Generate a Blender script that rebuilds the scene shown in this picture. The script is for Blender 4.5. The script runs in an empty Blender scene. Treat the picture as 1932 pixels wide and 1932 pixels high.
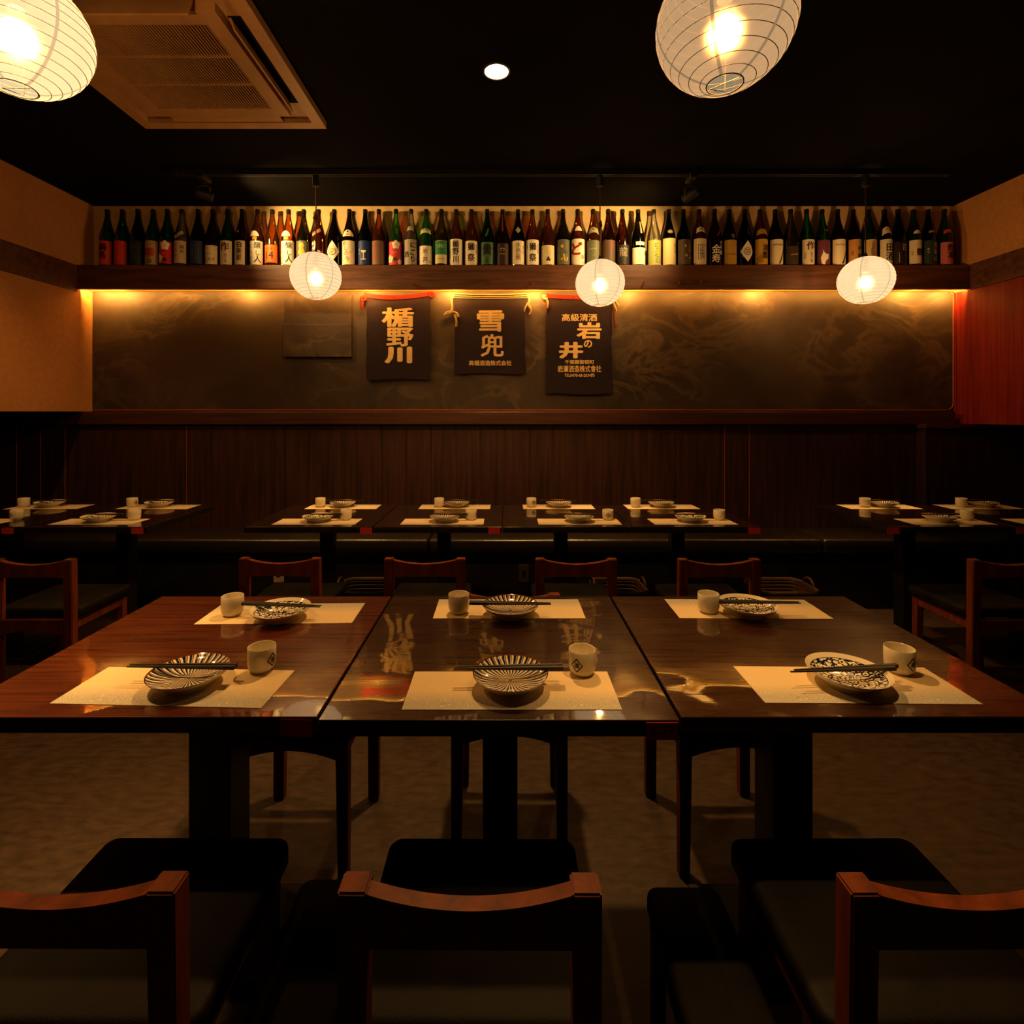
import bpy, bmesh, math, random
from mathutils import Vector, Matrix
random.seed(7)
PI = math.pi
SC = bpy.context.scene
COL = SC.collection

# ------------------------------------------------------------------ camera, world, exposure
F_PX, VX, VY, ZC = 980.0, 952.0, 777.0, 1.28      # focal length and vanishing point (1932 px frame), eye height
cam = bpy.data.cameras.new('camera')
cam.sensor_width = 36.0
cam.lens = 36.0 * F_PX / 1932.0
cam.shift_x = (966.0 - VX) / 1932.0
cam.shift_y = -(966.0 - VY) / 1932.0
cam.clip_start = 0.02
cam_ob = bpy.data.objects.new('camera', cam)
cam_ob.location = (0, 0, ZC)
cam_ob.rotation_euler = (PI / 2, 0, 0)
COL.objects.link(cam_ob)
SC.camera = cam_ob

world = bpy.data.worlds.new('world')
SC.world = world
world.use_nodes = True
world.node_tree.nodes['Background'].inputs[0].default_value = (1.0, 0.6, 0.3, 1)
world.node_tree.nodes['Background'].inputs[1].default_value = 0.0

SC.view_settings.view_transform = 'Standard'
SC.view_settings.look = 'None'
SC.view_settings.gamma = 1.0
SC.view_settings.use_curve_mapping = False
SC.view_settings.exposure = 0.0
SC.cycles.max_bounces = 10
SC.cycles.transparent_max_bounces = 24
SC.cycles.sample_clamp_indirect = 4.0
SC.cycles.caustics_reflective = False
SC.cycles.caustics_refractive = False

WARM = (1.0, 0.51, 0.15)
WARMER = (1.0, 0.46, 0.11)
PAPER = (1.0, 0.72, 0.40)
E_LANTERN = {'far': 0.90, 'front_left': 0.95, 'front_right': 0.34}      # glow of the paper
P_BULB = {'far': 66.0, 'front_left': 135.0, 'front_right': 52.0}       # watts of the bulb inside
P_DOWN = 140.0
P_COVE = 24.0
P_TRACK = 60.0
ROOM_Y0, ROOM_Y1, ROOM_H = -2.2, 3.75, 2.765


def spot(name, loc, watts, size_deg, blend, color, radius=0.04):
    l = bpy.data.lights.new(name, 'SPOT')
    l.energy = watts
    l.color = color
    l.spot_size = math.radians(size_deg)
    l.spot_blend = blend
    l.shadow_soft_size = radius
    o = bpy.data.objects.new(name, l)
    o.location = loc
    COL.objects.link(o)
    return o


def point(name, loc, watts, color, radius=0.03):
    l = bpy.data.lights.new(name, 'POINT')
    l.energy = watts
    l.color = color
    l.shadow_soft_size = radius
    o = bpy.data.objects.new(name, l)
    o.location = loc
    COL.objects.link(o)
    return o


# ------------------------------------------------------------------ helpers
def at(x, y, Y):
    return Vector(((x - VX) * Y / F_PX, Y, ZC - (y - VY) * Y / F_PX))


def on(x, y, z):
    Y = F_PX * (ZC - z) / (y - VY)
    return Vector(((x - VX) * Y / F_PX, Y, z))


def lin(c):
    c = c / 255.0
    return c / 12.92 if c <= 0.04045 else ((c + 0.055) / 1.055) ** 2.4


def rgb(r, g, b):
    return (lin(r), lin(g), lin(b))


def obj(name, bm, mat, parent=None, loc=(0, 0, 0), smooth=False):
    if isinstance(bm, bpy.types.Mesh):
        me = bm
    else:
        bmesh.ops.recalc_face_normals(bm, faces=bm.faces[:])
        me = bpy.data.meshes.new(name)
        bm.to_mesh(me)
        bm.free()
        if smooth:
            me.shade_smooth()
            try:
                me.set_sharp_from_angle(angle=math.radians(40))
            except Exception:
                pass
    if not me.materials:
        for m in (mat if isinstance(mat, (list, tuple)) else [mat]):
            me.materials.append(m)
    o = bpy.data.objects.new(name, me)
    o.location = loc
    COL.objects.link(o)
    if parent is not None:
        o.parent = parent
    return o


def thing(name, label, cat, loc=(0, 0, 0), rz=0.0, group=None):
    o = bpy.data.objects.new(name, None)
    o.empty_display_size = 0.05
    o.location = loc
    o.rotation_euler = (0, 0, rz)
    COL.objects.link(o)
    return tag(o, label, cat, group)


def tag(o, label, cat, group=None):
    o['label'] = label
    o['category'] = cat
    if group:
        o['group'] = group
    return o


def struct(name, bm, mat, parent=None, smooth=False):
    o = obj(name, bm, mat, parent, smooth=smooth)
    o['kind'] = 'structure'
    return o


def copy_tree(o, parent=None):
    c = o.copy()
    COL.objects.link(c)
    if parent is not None:
        c.parent = parent
    for ch in list(o.children):
        copy_tree(ch, c)
    return c


def box(x0, x1, y0, y1, z0, z1, bev=0.0, seg=2, bm=None):
    own = bmesh.new()
    vs = [own.verts.new((x, y, z)) for x in (x0, x1) for y in (y0, y1) for z in (z0, z1)]
    for f in ((0, 1, 3, 2), (4, 6, 7, 5), (0, 4, 5, 1), (2, 3, 7, 6), (0, 2, 6, 4), (1, 5, 7, 3)):
        own.faces.new([vs[i] for i in f])
    if bev:
        bmesh.ops.bevel(own, geom=own.edges[:], offset=bev, segments=seg, affect='EDGES', profile=0.5)
    if bm is None:
        return own
    join(bm, own)
    return bm


def join(bm, other, mi=None):
    vm = {}
    for v in other.verts:
        vm[v] = bm.verts.new(v.co)
    for f in other.faces:
        try:
            nf = bm.faces.new([vm[v] for v in f.verts])
            nf.material_index = f.material_index if mi is None else mi
        except ValueError:
            pass
    other.free()


def lathe(prof, n=32, bm=None, mats=None, a0=0.0):
    bm = bm or bmesh.new()
    rings = []
    for r, z in prof:
        if r < 1e-6:
            rings.append([bm.verts.new((0, 0, z))])
        else:
            rings.append([bm.verts.new((r * math.cos(a0 + 2 * PI * k / n), r * math.sin(a0 + 2 * PI * k / n), z)) for k in range(n)])
    for i in range(len(rings) - 1):
        a, b = rings[i], rings[i + 1]
        for k in range(n):
            k2 = (k + 1) % n
            if len(a) == 1 and len(b) == 1:
                continue
            if len(a) == 1:
                f = bm.faces.new((a[0], b[k], b[k2]))
            elif len(b) == 1:
                f = bm.faces.new((a[k], a[k2], b[0]))
            else:
                f = bm.faces.new((a[k], a[k2], b[k2], b[k]))
            if mats:
                f.material_index = mats[i]
    return bm


def tube(path, r, n=6, bm=None, closed=False):
    bm = bm or bmesh.new()
    P = [Vector(p) for p in path]
    N = len(P)
    rings = []
    up = None
    for i in range(N):
        if closed:
            d = P[(i + 1) % N] - P[i - 1]
        else:
            d = P[min(i + 1, N - 1)] - P[max(i - 1, 0)]
        if d.length < 1e-9:
            d = Vector((0, 0, 1))
        d.normalize()
        if up is None:
            up = Vector((0, 0, 1)) if abs(d.z) < 0.9 else Vector((1, 0, 0))
        u = up - d * up.dot(d)
        if u.length < 1e-6:
            u = d.orthogonal()
        u.normalize()
        up = u
        w = d.cross(u)
        rr = r[i] if isinstance(r, (list, tuple)) else r
        rings.append([bm.verts.new(P[i] + (u * math.cos(2 * PI * k / n) + w * math.sin(2 * PI * k / n)) * rr) for k in range(n)])
    for i in range(N if closed else N - 1):
        a, b = rings[i], rings[(i + 1) % N]
        for k in range(n):
            bm.faces.new((a[k], a[(k + 1) % n], b[(k + 1) % n], b[k]))
    if not closed:
        bm.faces.new(rings[0][::-1])
        bm.faces.new(rings[-1])
    return bm


def prism(poly, y0, y1, bm=None):
    """polygon in (x, z), extruded from y0 to y1"""
    bm = bm or bmesh.new()
    a = [bm.verts.new((x, y0, z)) for x, z in poly]
    b = [bm.verts.new((x, y1, z)) for x, z in poly]
    n = len(poly)
    bm.faces.new(a)
    bm.faces.new(b[::-1])
    for i in range(n):
        bm.faces.new((a[i], b[i], b[(i + 1) % n], a[(i + 1) % n]))
    return bm


def slab(poly, z0, z1, bev=0.0, seg=3):
    """polygon in (x, y), from z0 to z1, top edges rounded"""
    bm = bmesh.new()
    a = [bm.verts.new((x, y, z0)) for x, y in poly]
    b = [bm.verts.new((x, y, z1)) for x, y in poly]
    n = len(poly)
    bm.faces.new(a[::-1])
    top = bm.faces.new(b)
    for i in range(n):
        bm.faces.new((a[i], a[(i + 1) % n], b[(i + 1) % n], b[i]))
    if bev:
        bmesh.ops.bevel(bm, geom=list(top.edges), offset=bev, segments=seg, affect='EDGES', profile=0.5)
    return bm


def rrect(x0, x1, y0, y1, r, n=5):
    pts = []
    for cx, cy, a in ((x1 - r, y1 - r, 0), (x0 + r, y1 - r, PI / 2), (x0 + r, y0 + r, PI), (x1 - r, y0 + r, 3 * PI / 2)):
        for k in range(n + 1):
            t = a + PI / 2 * k / n
            pts.append((cx + r * math.cos(t), cy + r * math.sin(t)))
    return pts


def cushion(x0, x1, y0, y1, r, z0, z1, e, taper=0.0):
    """padded seat: rounded corners and a rounded top edge"""
    bm = bmesh.new()
    lay = [(e * 0.25, z0), (0.0, z0 + e * 0.3), (0.0, z1 - e), (e * 0.13, z1 - e * 0.5), (e * 0.5, z1 - e * 0.13), (e, z1), (e * 2.2, z1 + e * 0.12)]
    rings = []
    for ins, z in lay:
        pts = rrect(x0 + ins, x1 - ins, y0 + ins, y1 - ins, max(r - ins, 0.003), 6)
        rings.append([bm.verts.new((x, y, z)) for x, y in pts])
    n = len(rings[0])
    bm.faces.new(rings[0][::-1])
    bm.faces.new(rings[-1])
    for a, b in zip(rings, rings[1:]):
        for i in range(n):
            bm.faces.new((a[i], a[(i + 1) % n], b[(i + 1) % n], b[i]))
    return bm


# ---- lettering: glyph outlines of Blender's own font as flat geometry in (u, v)
_GL = {}


def glyph(ch):
    key = ch
    if key not in _GL:
        c = bpy.data.curves.new('glyph', 'FONT')
        c.body = ch
        c.resolution_u = 2
        o = bpy.data.objects.new('glyph', c)
        COL.objects.link(o)
        dg = bpy.context.evaluated_depsgraph_get()
        dg.update()
        me = bpy.data.meshes.new_from_object(o.evaluated_get(dg))
        vs = [(v.co.x, v.co.y) for v in me.vertices]
        fs = [tuple(p.vertices) for p in me.polygons]
        xs = [v[0] for v in vs] or [0, 1]
        ys = [v[1] for v in vs] or [0, 1]
        _GL[key] = (vs, fs, (min(xs), max(xs), min(ys), max(ys)))
        bpy.data.objects.remove(o)
        bpy.data.meshes.remove(me)
        bpy.data.curves.remove(c)
    return _GL[key]


def strikes(bold):
    if bold <= 0.006:
        return [(0.0, 0.0)]
    d = bold * 0.8
    if bold < 0.025:
        return [(-d / 2, 0.0), (d / 2, 0.0)]
    d *= 0.8
    return [(d * math.cos(PI * k / 4), 0.75 * d * math.sin(PI * k / 4)) for k in range(8)] + [(0.0, 0.0)]


def put_glyph(bm, ch, u, v, w, h=None, bold=0.02, mi=0, fit=False, rot=0.0):
    """glyph centred at (u, v); w = em size, or the box width when fit (h the box height); bold strokes are struck several times"""
    vs, fs, (x0, x1, y0, y1) = glyph(ch)
    cx, cy = (x0 + x1) / 2, (y0 + y1) / 2
    if fit:
        sx, sy = w / max(x1 - x0, 1e-4), (h or w) / max(y1 - y0, 1e-4)
    else:
        sx = sy = w
        if h:
            sy = h
    for k, (dx, dy) in enumerate(strikes(bold)):       # each strike a hair above the last
        out = [bm.verts.new((u + (x - cx + dx) * sx, v + (y - cy + dy) * sy, k * 0.00007)) for x, y in vs]
        for f in fs:
            try:
                nf = bm.faces.new([out[i] for i in f])
                nf.material_index = mi
            except ValueError:
                pass


def put_line(bm, s, u, v, size, width=None, bold=0.01, mi=0):
    """one line of text centred at (u, v) on its own advance, scaled to width when given"""
    vs, fs, (x0, x1, y0, y1) = glyph(s)
    sx = sy = size
    if width:
        sx = width / (x1 - x0)
    cx, cy = (x0 + x1) / 2, (y0 + y1) / 2
    for k, (dx, dy) in enumerate(strikes(bold)):       # each strike a hair above the last
        out = [bm.verts.new((u + (x - cx + dx) * sx, v + (y - cy + dy) * sy, k * 0.00007)) for x, y in vs]
        for f in fs:
            try:
                bm.faces.new([out[i] for i in f]).material_index = mi
            except ValueError:
                pass


def put_poly(bm, pts, mi=0):
    bm.faces.new([bm.verts.new((a, b, 0)) for a, b in pts]).material_index = mi


def put_disc(bm, u, v, r, mi=0, n=16, ry=None):
    put_poly(bm, [(u + r * math.cos(2 * PI * k / n), v + (ry or r) * math.sin(2 * PI * k / n)) for k in range(n)], mi)


def put_rect(bm, u, v, w, h, rot=0.0, mi=0):
    c, s = math.cos(rot), math.sin(rot)
    put_poly(bm, [(u + a * c - b * s, v + a * s + b * c) for a, b in ((-w / 2, -h / 2), (w / 2, -h / 2), (w / 2, h / 2), (-w / 2, h / 2))], mi)


def put_ring(bm, u, v, r0, r1, mi=0, n=24, gap=0.0, a0=0.0):
    m = n if gap == 0 else int(n * (1 - gap))
    A = [bm.verts.new((u + r0 * math.cos(a0 + 2 * PI * k / n), v + r0 * math.sin(a0 + 2 * PI * k / n), 0)) for k in range(m + 1)]
    B = [bm.verts.new((u + r1 * math.cos(a0 + 2 * PI * k / n), v + r1 * math.sin(a0 + 2 * PI * k / n), 0)) for k in range(m + 1)]
    for k in range(m):
        bm.faces.new((A[k], B[k], B[k + 1], A[k + 1])).material_index = mi


def wrap(bm, rad, off, step=0.006, R=0.0525, vstep=None):
    """bend the flat (u, v) geometry round a vertical axis; rad(z) gives the radius; faces -Y"""
    us = [v.co.x for v in bm.verts]
    if not us:
        return bm
    k = math.floor(min(us) / step)
    while k * step < max(us):
        bmesh.ops.bisect_plane(bm, geom=bm.verts[:] + bm.edges[:] + bm.faces[:], plane_co=(k * step, 0, 0), plane_no=(1, 0, 0), dist=1e-6)
        k += 1
    if vstep:
        vv = [v.co.y for v in bm.verts]
        k = math.floor(min(vv) / vstep)
        while k * vstep < max(vv):
            bmesh.ops.bisect_plane(bm, geom=bm.verts[:] + bm.edges[:] + bm.faces[:], plane_co=(0, k * vstep, 0), plane_no=(0, 1, 0), dist=1e-6)
            k += 1
    for v in bm.verts:
        a = v.co.x / R
        r = rad(v.co.y) + off + v.co.z
        z = v.co.y
        v.co = Vector((r * math.sin(a), -r * math.cos(a), z))
    return bm


# ------------------------------------------------------------------ materials
def mat(name):
    m = bpy.data.materials.new(name)
    m.use_nodes = True
    nt = m.node_tree
    return m, nt, nt.nodes['Principled BSDF']


def N(nt, kind, **kw):
    n = nt.nodes.new(kind)
    for k, v in kw.items():
        if k in n.inputs:
            n.inputs[k].default_value = v
        else:
            setattr(n, k, v)
    return n


_FLAT = {}


def flat(c, rough=0.6, spec=0.5, metal=0.0, coat=0.0):
    key = (tuple(round(x, 4) for x in c), rough, spec, metal, coat)
    if key not in _FLAT:
        m, nt, b = mat('paint')
        b.inputs['Base Color'].default_value = (*c, 1)
        b.inputs['Roughness'].default_value = rough
        b.inputs['Specular IOR Level'].default_value = spec
        b.inputs['Metallic'].default_value = metal
        b.inputs['Coat Weight'].default_value = coat
        _FLAT[key] = m
    return _FLAT[key]


def noisy(name, c1, c2, scale=(1, 1, 1), nscale=8.0, detail=6.0, rough=(0.4, 0.6), bump=0.0, bscale=None, coat=0.0, coat_rough=0.05, spec=0.5, lo=0.35, hi=0.65, distort=0.0, wave=None):
    m, nt, b = mat(name)
    L = nt.links.new
    tc = N(nt, 'ShaderNodeTexCoord')
    mp = N(nt, 'ShaderNodeMapping')
    mp.inputs['Scale'].default_value = scale
    L(tc.outputs['Object'], mp.inputs[0])
    nz = N(nt, 'ShaderNodeTexNoise', Scale=nscale, Detail=detail, Roughness=0.6, Distortion=distort)
    L(mp.outputs[0], nz.inputs['Vector'])
    cr = N(nt, 'ShaderNodeValToRGB')
    cr.color_ramp.elements[0].position = lo
    cr.color_ramp.elements[1].position = hi
    cr.color_ramp.elements[0].color = (*c1, 1)
    cr.color_ramp.elements[1].color = (*c2, 1)
    L(nz.outputs[0], cr.inputs[0])
    L(cr.outputs[0], b.inputs['Base Color'])
    mr = N(nt, 'ShaderNodeMapRange')
    mr.inputs['To Min'].default_value = rough[0]
    mr.inputs['To Max'].default_value = rough[1]
    L(nz.outputs[0], mr.inputs[0])
    L(mr.outputs[0], b.inputs['Roughness'])
    b.inputs['Specular IOR Level'].default_value = spec
    b.inputs['Coat Weight'].default_value = coat
    b.inputs['Coat Roughness'].default_value = coat_rough
    if wave:
        b.inputs['Coat IOR'].default_value = 1.75
    if bump:
        bp = N(nt, 'ShaderNodeBump', Strength=bump, Distance=0.002)
        if bscale:
            n2 = N(nt, 'ShaderNodeTexNoise', Scale=bscale, Detail=3.0)
            L(tc.outputs['Object'], n2.inputs['Vector'])
            L(n2.outputs[0], bp.inputs['Height'])
        else:
            L(nz.outputs[0], bp.inputs['Height'])
        L(bp.outputs[0], b.inputs['Normal'])
    if wave:                                            # slow waviness of a polished lacquer film
        n3 = N(nt, 'ShaderNodeTexNoise', Scale=wave[0], Detail=1.0)
        L(tc.outputs['Object'], n3.inputs['Vector'])
        bw = N(nt, 'ShaderNodeBump', Strength=1.0, Distance=wave[1])
        L(n3.outputs[0], bw.inputs['Height'])
        L(bw.outputs[0], b.inputs['Coat Normal'])
        if not bump:
            L(bw.outputs[0], b.inputs['Normal'])
    return m


M_PLASTER = noisy('plaster', rgb(180, 124, 72), rgb(190, 134, 80), nscale=30, rough=(0.85, 0.95), bump=0.15, bscale=140, spec=0.2)
M_NICHE = noisy('plaster_shelf', rgb(216, 182, 128), rgb(226, 192, 138), nscale=20, rough=(0.8, 0.9), spec=0.2)
M_CEIL = noisy('ceiling_black', (0.0022, 0.0018, 0.0015), (0.0042, 0.0034, 0.0028), nscale=6, rough=(0.85, 0.95), spec=0.06)
M_FLOOR = noisy('floor_vinyl', rgb(44, 33, 23), rgb(80, 61, 43), scale=(1.6, 4, 1), nscale=11, detail=10, rough=(0.45, 0.6), bump=0.1, bscale=180, lo=0.3, hi=0.7, spec=0.35)
M_RED_WOOD = noisy('red_wood', rgb(110, 22, 12), rgb(150, 40, 20), scale=(30, 30, 0.7), nscale=3, detail=8, rough=(0.4, 0.55))
M_DARK_WOOD = noisy('dark_wood', rgb(38, 19, 11), rgb(62, 33, 19), scale=(14, 14, 0.7), nscale=3, detail=8, rough=(0.38, 0.55), bump=0.15)
M_RAIL = noisy('rail_wood', rgb(54, 27, 15), rgb(74, 39, 22), scale=(0.8, 20, 20), nscale=3, detail=8, rough=(0.35, 0.5))
M_BEAM = noisy('beam_wood', rgb(62, 32, 18), rgb(104, 60, 36), scale=(0.7, 9, 9), nscale=3, detail=9, rough=(0.4, 0.6), bump=0.12, distort=0.6)
M_CHAIR = noisy('chair_wood', rgb(80, 35, 13), rgb(116, 54, 21), scale=(6, 6, 1.0), nscale=5, detail=8, rough=(0.5, 0.62), coat=0.03, coat_rough=0.3, spec=0.14)
M_LEATHER = noisy('black_leather', (0.005, 0.0042, 0.0028), (0.010, 0.008, 0.005), nscale=12, rough=(0.55, 0.66), bump=0.35, bscale=420, spec=0.12)
M_BENCH = noisy('bench_leather', (0.010, 0.008, 0.0055), (0.018, 0.014, 0.009), nscale=12, rough=(0.26, 0.36), bump=0.2, bscale=300, spec=0.6, coat=0.5, coat_rough=0.22)
M_BLACK = noisy('black_lacquer', (0.006, 0.005, 0.0045), (0.010, 0.008, 0.007), nscale=5, rough=(0.3, 0.45), spec=0.4)
M_IRON = noisy('black_iron', (0.008, 0.008, 0.008), (0.014, 0.013, 0.012), nscale=40, rough=(0.45, 0.6), spec=0.4)
M_LIGHTWOOD = flat(rgb(236, 200, 140), 0.7, 0.3)
M_BRASS = flat(rgb(190, 140, 60), 0.3, 0.5, 1.0)
M_WIRE = flat((0.03, 0.018, 0.008), 0.7, 0.2)
M_CORD = flat(rgb(90, 60, 40), 0.8, 0.2)
M_CHOP = noisy('chopstick_lacquer', (0.012, 0.010, 0.010), (0.022, 0.018, 0.017), scale=(3, 40, 40), nscale=6, rough=(0.4, 0.55))
M_PORC = noisy('porcelain', rgb(224, 216, 192), rgb(230, 222, 200), nscale=10, rough=(0.18, 0.24), spec=0.5)
M_INK = flat(rgb(22, 18, 16), 0.7, 0.2)
M_BLUEINK = flat(rgb(28, 34, 62), 0.4, 0.4)
M_CLOTH = noisy('indigo_cloth', rgb(30, 22, 30), rgb(38, 28, 36), nscale=60, rough=(0.8, 0.95), bump=0.2, bscale=300, spec=0.15)
M_PRINT = noisy('cream_print', rgb(214, 178, 116), rgb(226, 194, 134), nscale=40, rough=(0.8, 0.9), spec=0.1)
M_REDBAND = noisy('red_band', rgb(80, 17, 10), rgb(100, 24, 14), nscale=50, rough=(0.75, 0.9), spec=0.15)
M_CREAMBAND = noisy('cream_band', rgb(138, 112, 78), rgb(152, 126, 90), nscale=50, rough=(0.75, 0.9), spec=0.15)
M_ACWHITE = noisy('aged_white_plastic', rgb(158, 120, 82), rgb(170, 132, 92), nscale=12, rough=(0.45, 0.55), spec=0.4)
M_GRILLEDARK = flat((0.003, 0.0025, 0.002), 0.9, 0.1)
M_REDTAG = noisy('red_tag', rgb(176, 44, 24), rgb(188, 50, 28), nscale=30, rough=(0.5, 0.6))
M_OUTLET = flat(rgb(150, 130, 100), 0.5, 0.4)
M_WICKER = noisy('wicker', rgb(48, 28, 15), rgb(76, 46, 25), scale=(1, 1, 6), nscale=40, rough=(0.5, 0.7), bump=0.4)


def table_wood(name, c1, c2, wave):
    return noisy(name, c1, c2, scale=(0.9, 26, 26), nscale=3.2, detail=9, rough=(0.22, 0.34), coat=1.0, coat_rough=0.03, lo=0.3, hi=0.72, wave=wave, spec=0.2)


M_TOP_OUT = table_wood('rosewood_lacquer', rgb(36, 16, 8), rgb(92, 37, 17), (4.5, 0.0060))
M_TOP_RIGHT = table_wood('brown_table_lacquer', rgb(32, 17, 9), rgb(58, 30, 16), (4.5, 0.0060))
M_TOP_MID = table_wood('dark_rosewood_lacquer', rgb(24, 12, 8), rgb(46, 20, 12), (7.0, 0.0022))
M_TOP_BACK = table_wood('dark_table_lacquer', rgb(22, 10, 6), rgb(38, 18, 10), (4.0, 0.0008))


def chalk_material():
    m, nt, b = mat('chalkboard')
    L = nt.links.new
    tc = N(nt, 'ShaderNodeTexCoord')

    def noise(scale, detail, dist, sc=(1, 1, 1), rot=0.0, rough=0.55):
        mp = N(nt, 'ShaderNodeMapping')
        mp.inputs['Rotation'].default_value = (0, rot, 0)
        mp.inputs['Scale'].default_value = sc
        L(tc.outputs['Object'], mp.inputs[0])
        n = N(nt, 'ShaderNodeTexNoise', Scale=scale, Detail=detail, Roughness=rough, Distortion=dist)
        L(mp.outputs[0], n.inputs['Vector'])
        return n.outputs[0]

    def ramp(v, p0, p1, c0, c1, mid=None):
        cr = N(nt, 'ShaderNodeValToRGB')
        cr.color_ramp.elements[0].position = p0
        cr.color_ramp.elements[1].position = p1
        cr.color_ramp.elements[0].color = (*c0, 1)
        cr.color_ramp.elements[1].color = (*c1, 1)
        if mid:
            e = cr.color_ramp.elements.new(mid[0])
            e.color = (*mid[1], 1)
        L(v, cr.inputs[0])
        return cr.outputs[0]

    base = ramp(noise(1.6, 8, 0.6, rough=0.65), 0.32, 0.72, rgb(40, 31, 25), rgb(70, 57, 45))
    # wiped chalk strokes: thin ridges of a warped noise, fading in and out
    w1 = (0.0, 0.0, 0.0)
    st = ramp(noise(2.2, 5, 1.1, (1.0, 1, 1.7), 0.35), 0.43, 0.56, w1, w1, (0.495, (1, 1, 1)))
    fade = ramp(noise(1.3, 3, 0.0), 0.42, 0.66, (0, 0, 0), (1, 1, 1))
    mu = N(nt, 'ShaderNodeMath', operation='MULTIPLY')
    L(st, mu.inputs[0])
    L(fade, mu.inputs[1])
    m2 = N(nt, 'ShaderNodeMath', operation='MULTIPLY')
    m2.inputs[1].default_value = 0.42
    L(mu.outputs[0], m2.inputs[0])
    mx = N(nt, 'ShaderNodeMix', data_type='RGBA')
    mx.inputs[7].default_value = (*rgb(128, 106, 82), 1)
    L(m2.outputs[0], mx.inputs[0])
    L(base, mx.inputs[6])
    L(mx.outputs[2], b.inputs['Base Color'])
    b.inputs['Roughness'].default_value = 0.55
    b.inputs['Specular IOR Level'].default_value = 0.3
    bp = N(nt, 'ShaderNodeBump', Strength=0.5, Distance=0.004)
    L(noise(2.2, 5, 1.1, (1.0, 1, 1.7), 0.35), bp.inputs['Height'])
    L(bp.outputs[0], b.inputs['Normal'])
    return m


M_CHALK = chalk_material()


def emit_mat(name, c, s):
    m = bpy.data.materials.new(name)
    m.use_nodes = True
    nt = m.node_tree
    nt.nodes.remove(nt.nodes['Principled BSDF'])
    e = N(nt, 'ShaderNodeEmission')
    e.inputs[0].default_value = (*c, 1)
    e.inputs[1].default_value = s
    nt.links.new(e.outputs[0], nt.nodes['Material Output'].inputs[0])
    return m


def paper_mat(name, glow, dark=1.0):
    """thin lantern paper: lets light through, scatters it, and glows"""
    m = bpy.data.materials.new(name)
    m.use_nodes = True
    nt = m.node_tree
    L = nt.links.new
    nt.nodes.remove(nt.nodes['Principled BSDF'])
    tc = N(nt, 'ShaderNodeTexCoord')
    nz = N(nt, 'ShaderNodeTexNoise', Scale=14.0, Detail=6.0, Roughness=0.7)
    L(tc.outputs['Object'], nz.inputs['Vector'])
    cr = N(nt, 'ShaderNodeValToRGB')
    cr.color_ramp.elements[0].position = 0.3
    cr.color_ramp.elements[1].position = 0.7
    cr.color_ramp.elements[0].color = (*[x * 0.86 * dark for x in PAPER], 1)
    cr.color_ramp.elements[1].color = (*[x * dark for x in PAPER], 1)
    L(nz.outputs[0], cr.inputs[0])
    e = N(nt, 'ShaderNodeEmission')
    e.inputs[1].default_value = glow
    L(cr.outputs[0], e.inputs[0])
    tl = N(nt, 'ShaderNodeBsdfTranslucent')
    tl.inputs[0].default_value = (0.0022 * dark, 0.0014 * dark, 0.0005 * dark, 1)
    rf = N(nt, 'ShaderNodeBsdfRefraction')
    rf.inputs['Color'].default_value = (0.05 * dark, 0.038 * dark, 0.022 * dark, 1)
    rf.inputs['Roughness'].default_value = 0.62
    rf.inputs['IOR'].default_value = 1.2
    tr = N(nt, 'ShaderNodeBsdfTransparent')
    tr.inputs[0].default_value = (0.125 * dark, 0.11 * dark, 0.088 * dark, 1)
    ads = e.outputs[0]
    for q in (tl, rf, tr):
        ad = N(nt, 'ShaderNodeAddShader')
        L(ads, ad.inputs[0])
        L(q.outputs[0], ad.inputs[1])
        ads = ad.outputs[0]
    L(ads, nt.nodes['Material Output'].inputs[0])
    return m


def bulb_mat():
    """clear glass envelope round the glowing filament"""
    m = bpy.data.materials.new('bulb_glow')
    m.use_nodes = True
    nt = m.node_tree
    nt.nodes.remove(nt.nodes['Principled BSDF'])
    e = N(nt, 'ShaderNodeEmission')
    e.inputs[0].default_value = (1.0, 0.74, 0.42, 1)
    e.inputs[1].default_value = 0.3
    t = N(nt, 'ShaderNodeBsdfTransparent')
    ad = N(nt, 'ShaderNodeAddShader')
    nt.links.new(e.outputs[0], ad.inputs[0])
    nt.links.new(t.outputs[0], ad.inputs[1])
    nt.links.new(ad.outputs[0], nt.nodes['Material Output'].inputs[0])
    return m


_GLASS = {}
GLASS_TINT = {'green': (0.04, 0.30, 0.07), 'bright green': (0.16, 0.60, 0.10), 'brown': (0.55, 0.15, 0.025), 'dark brown': (0.10, 0.022, 0.006),
              'dark': (0.020, 0.018, 0.012), 'olive': (0.20, 0.17, 0.03), 'dark olive': (0.06, 0.055, 0.014), 'clear': (0.80, 0.80, 0.66), 'blue': (0.012, 0.02, 0.05),
              'dark green': (0.012, 0.08, 0.03)}


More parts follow.
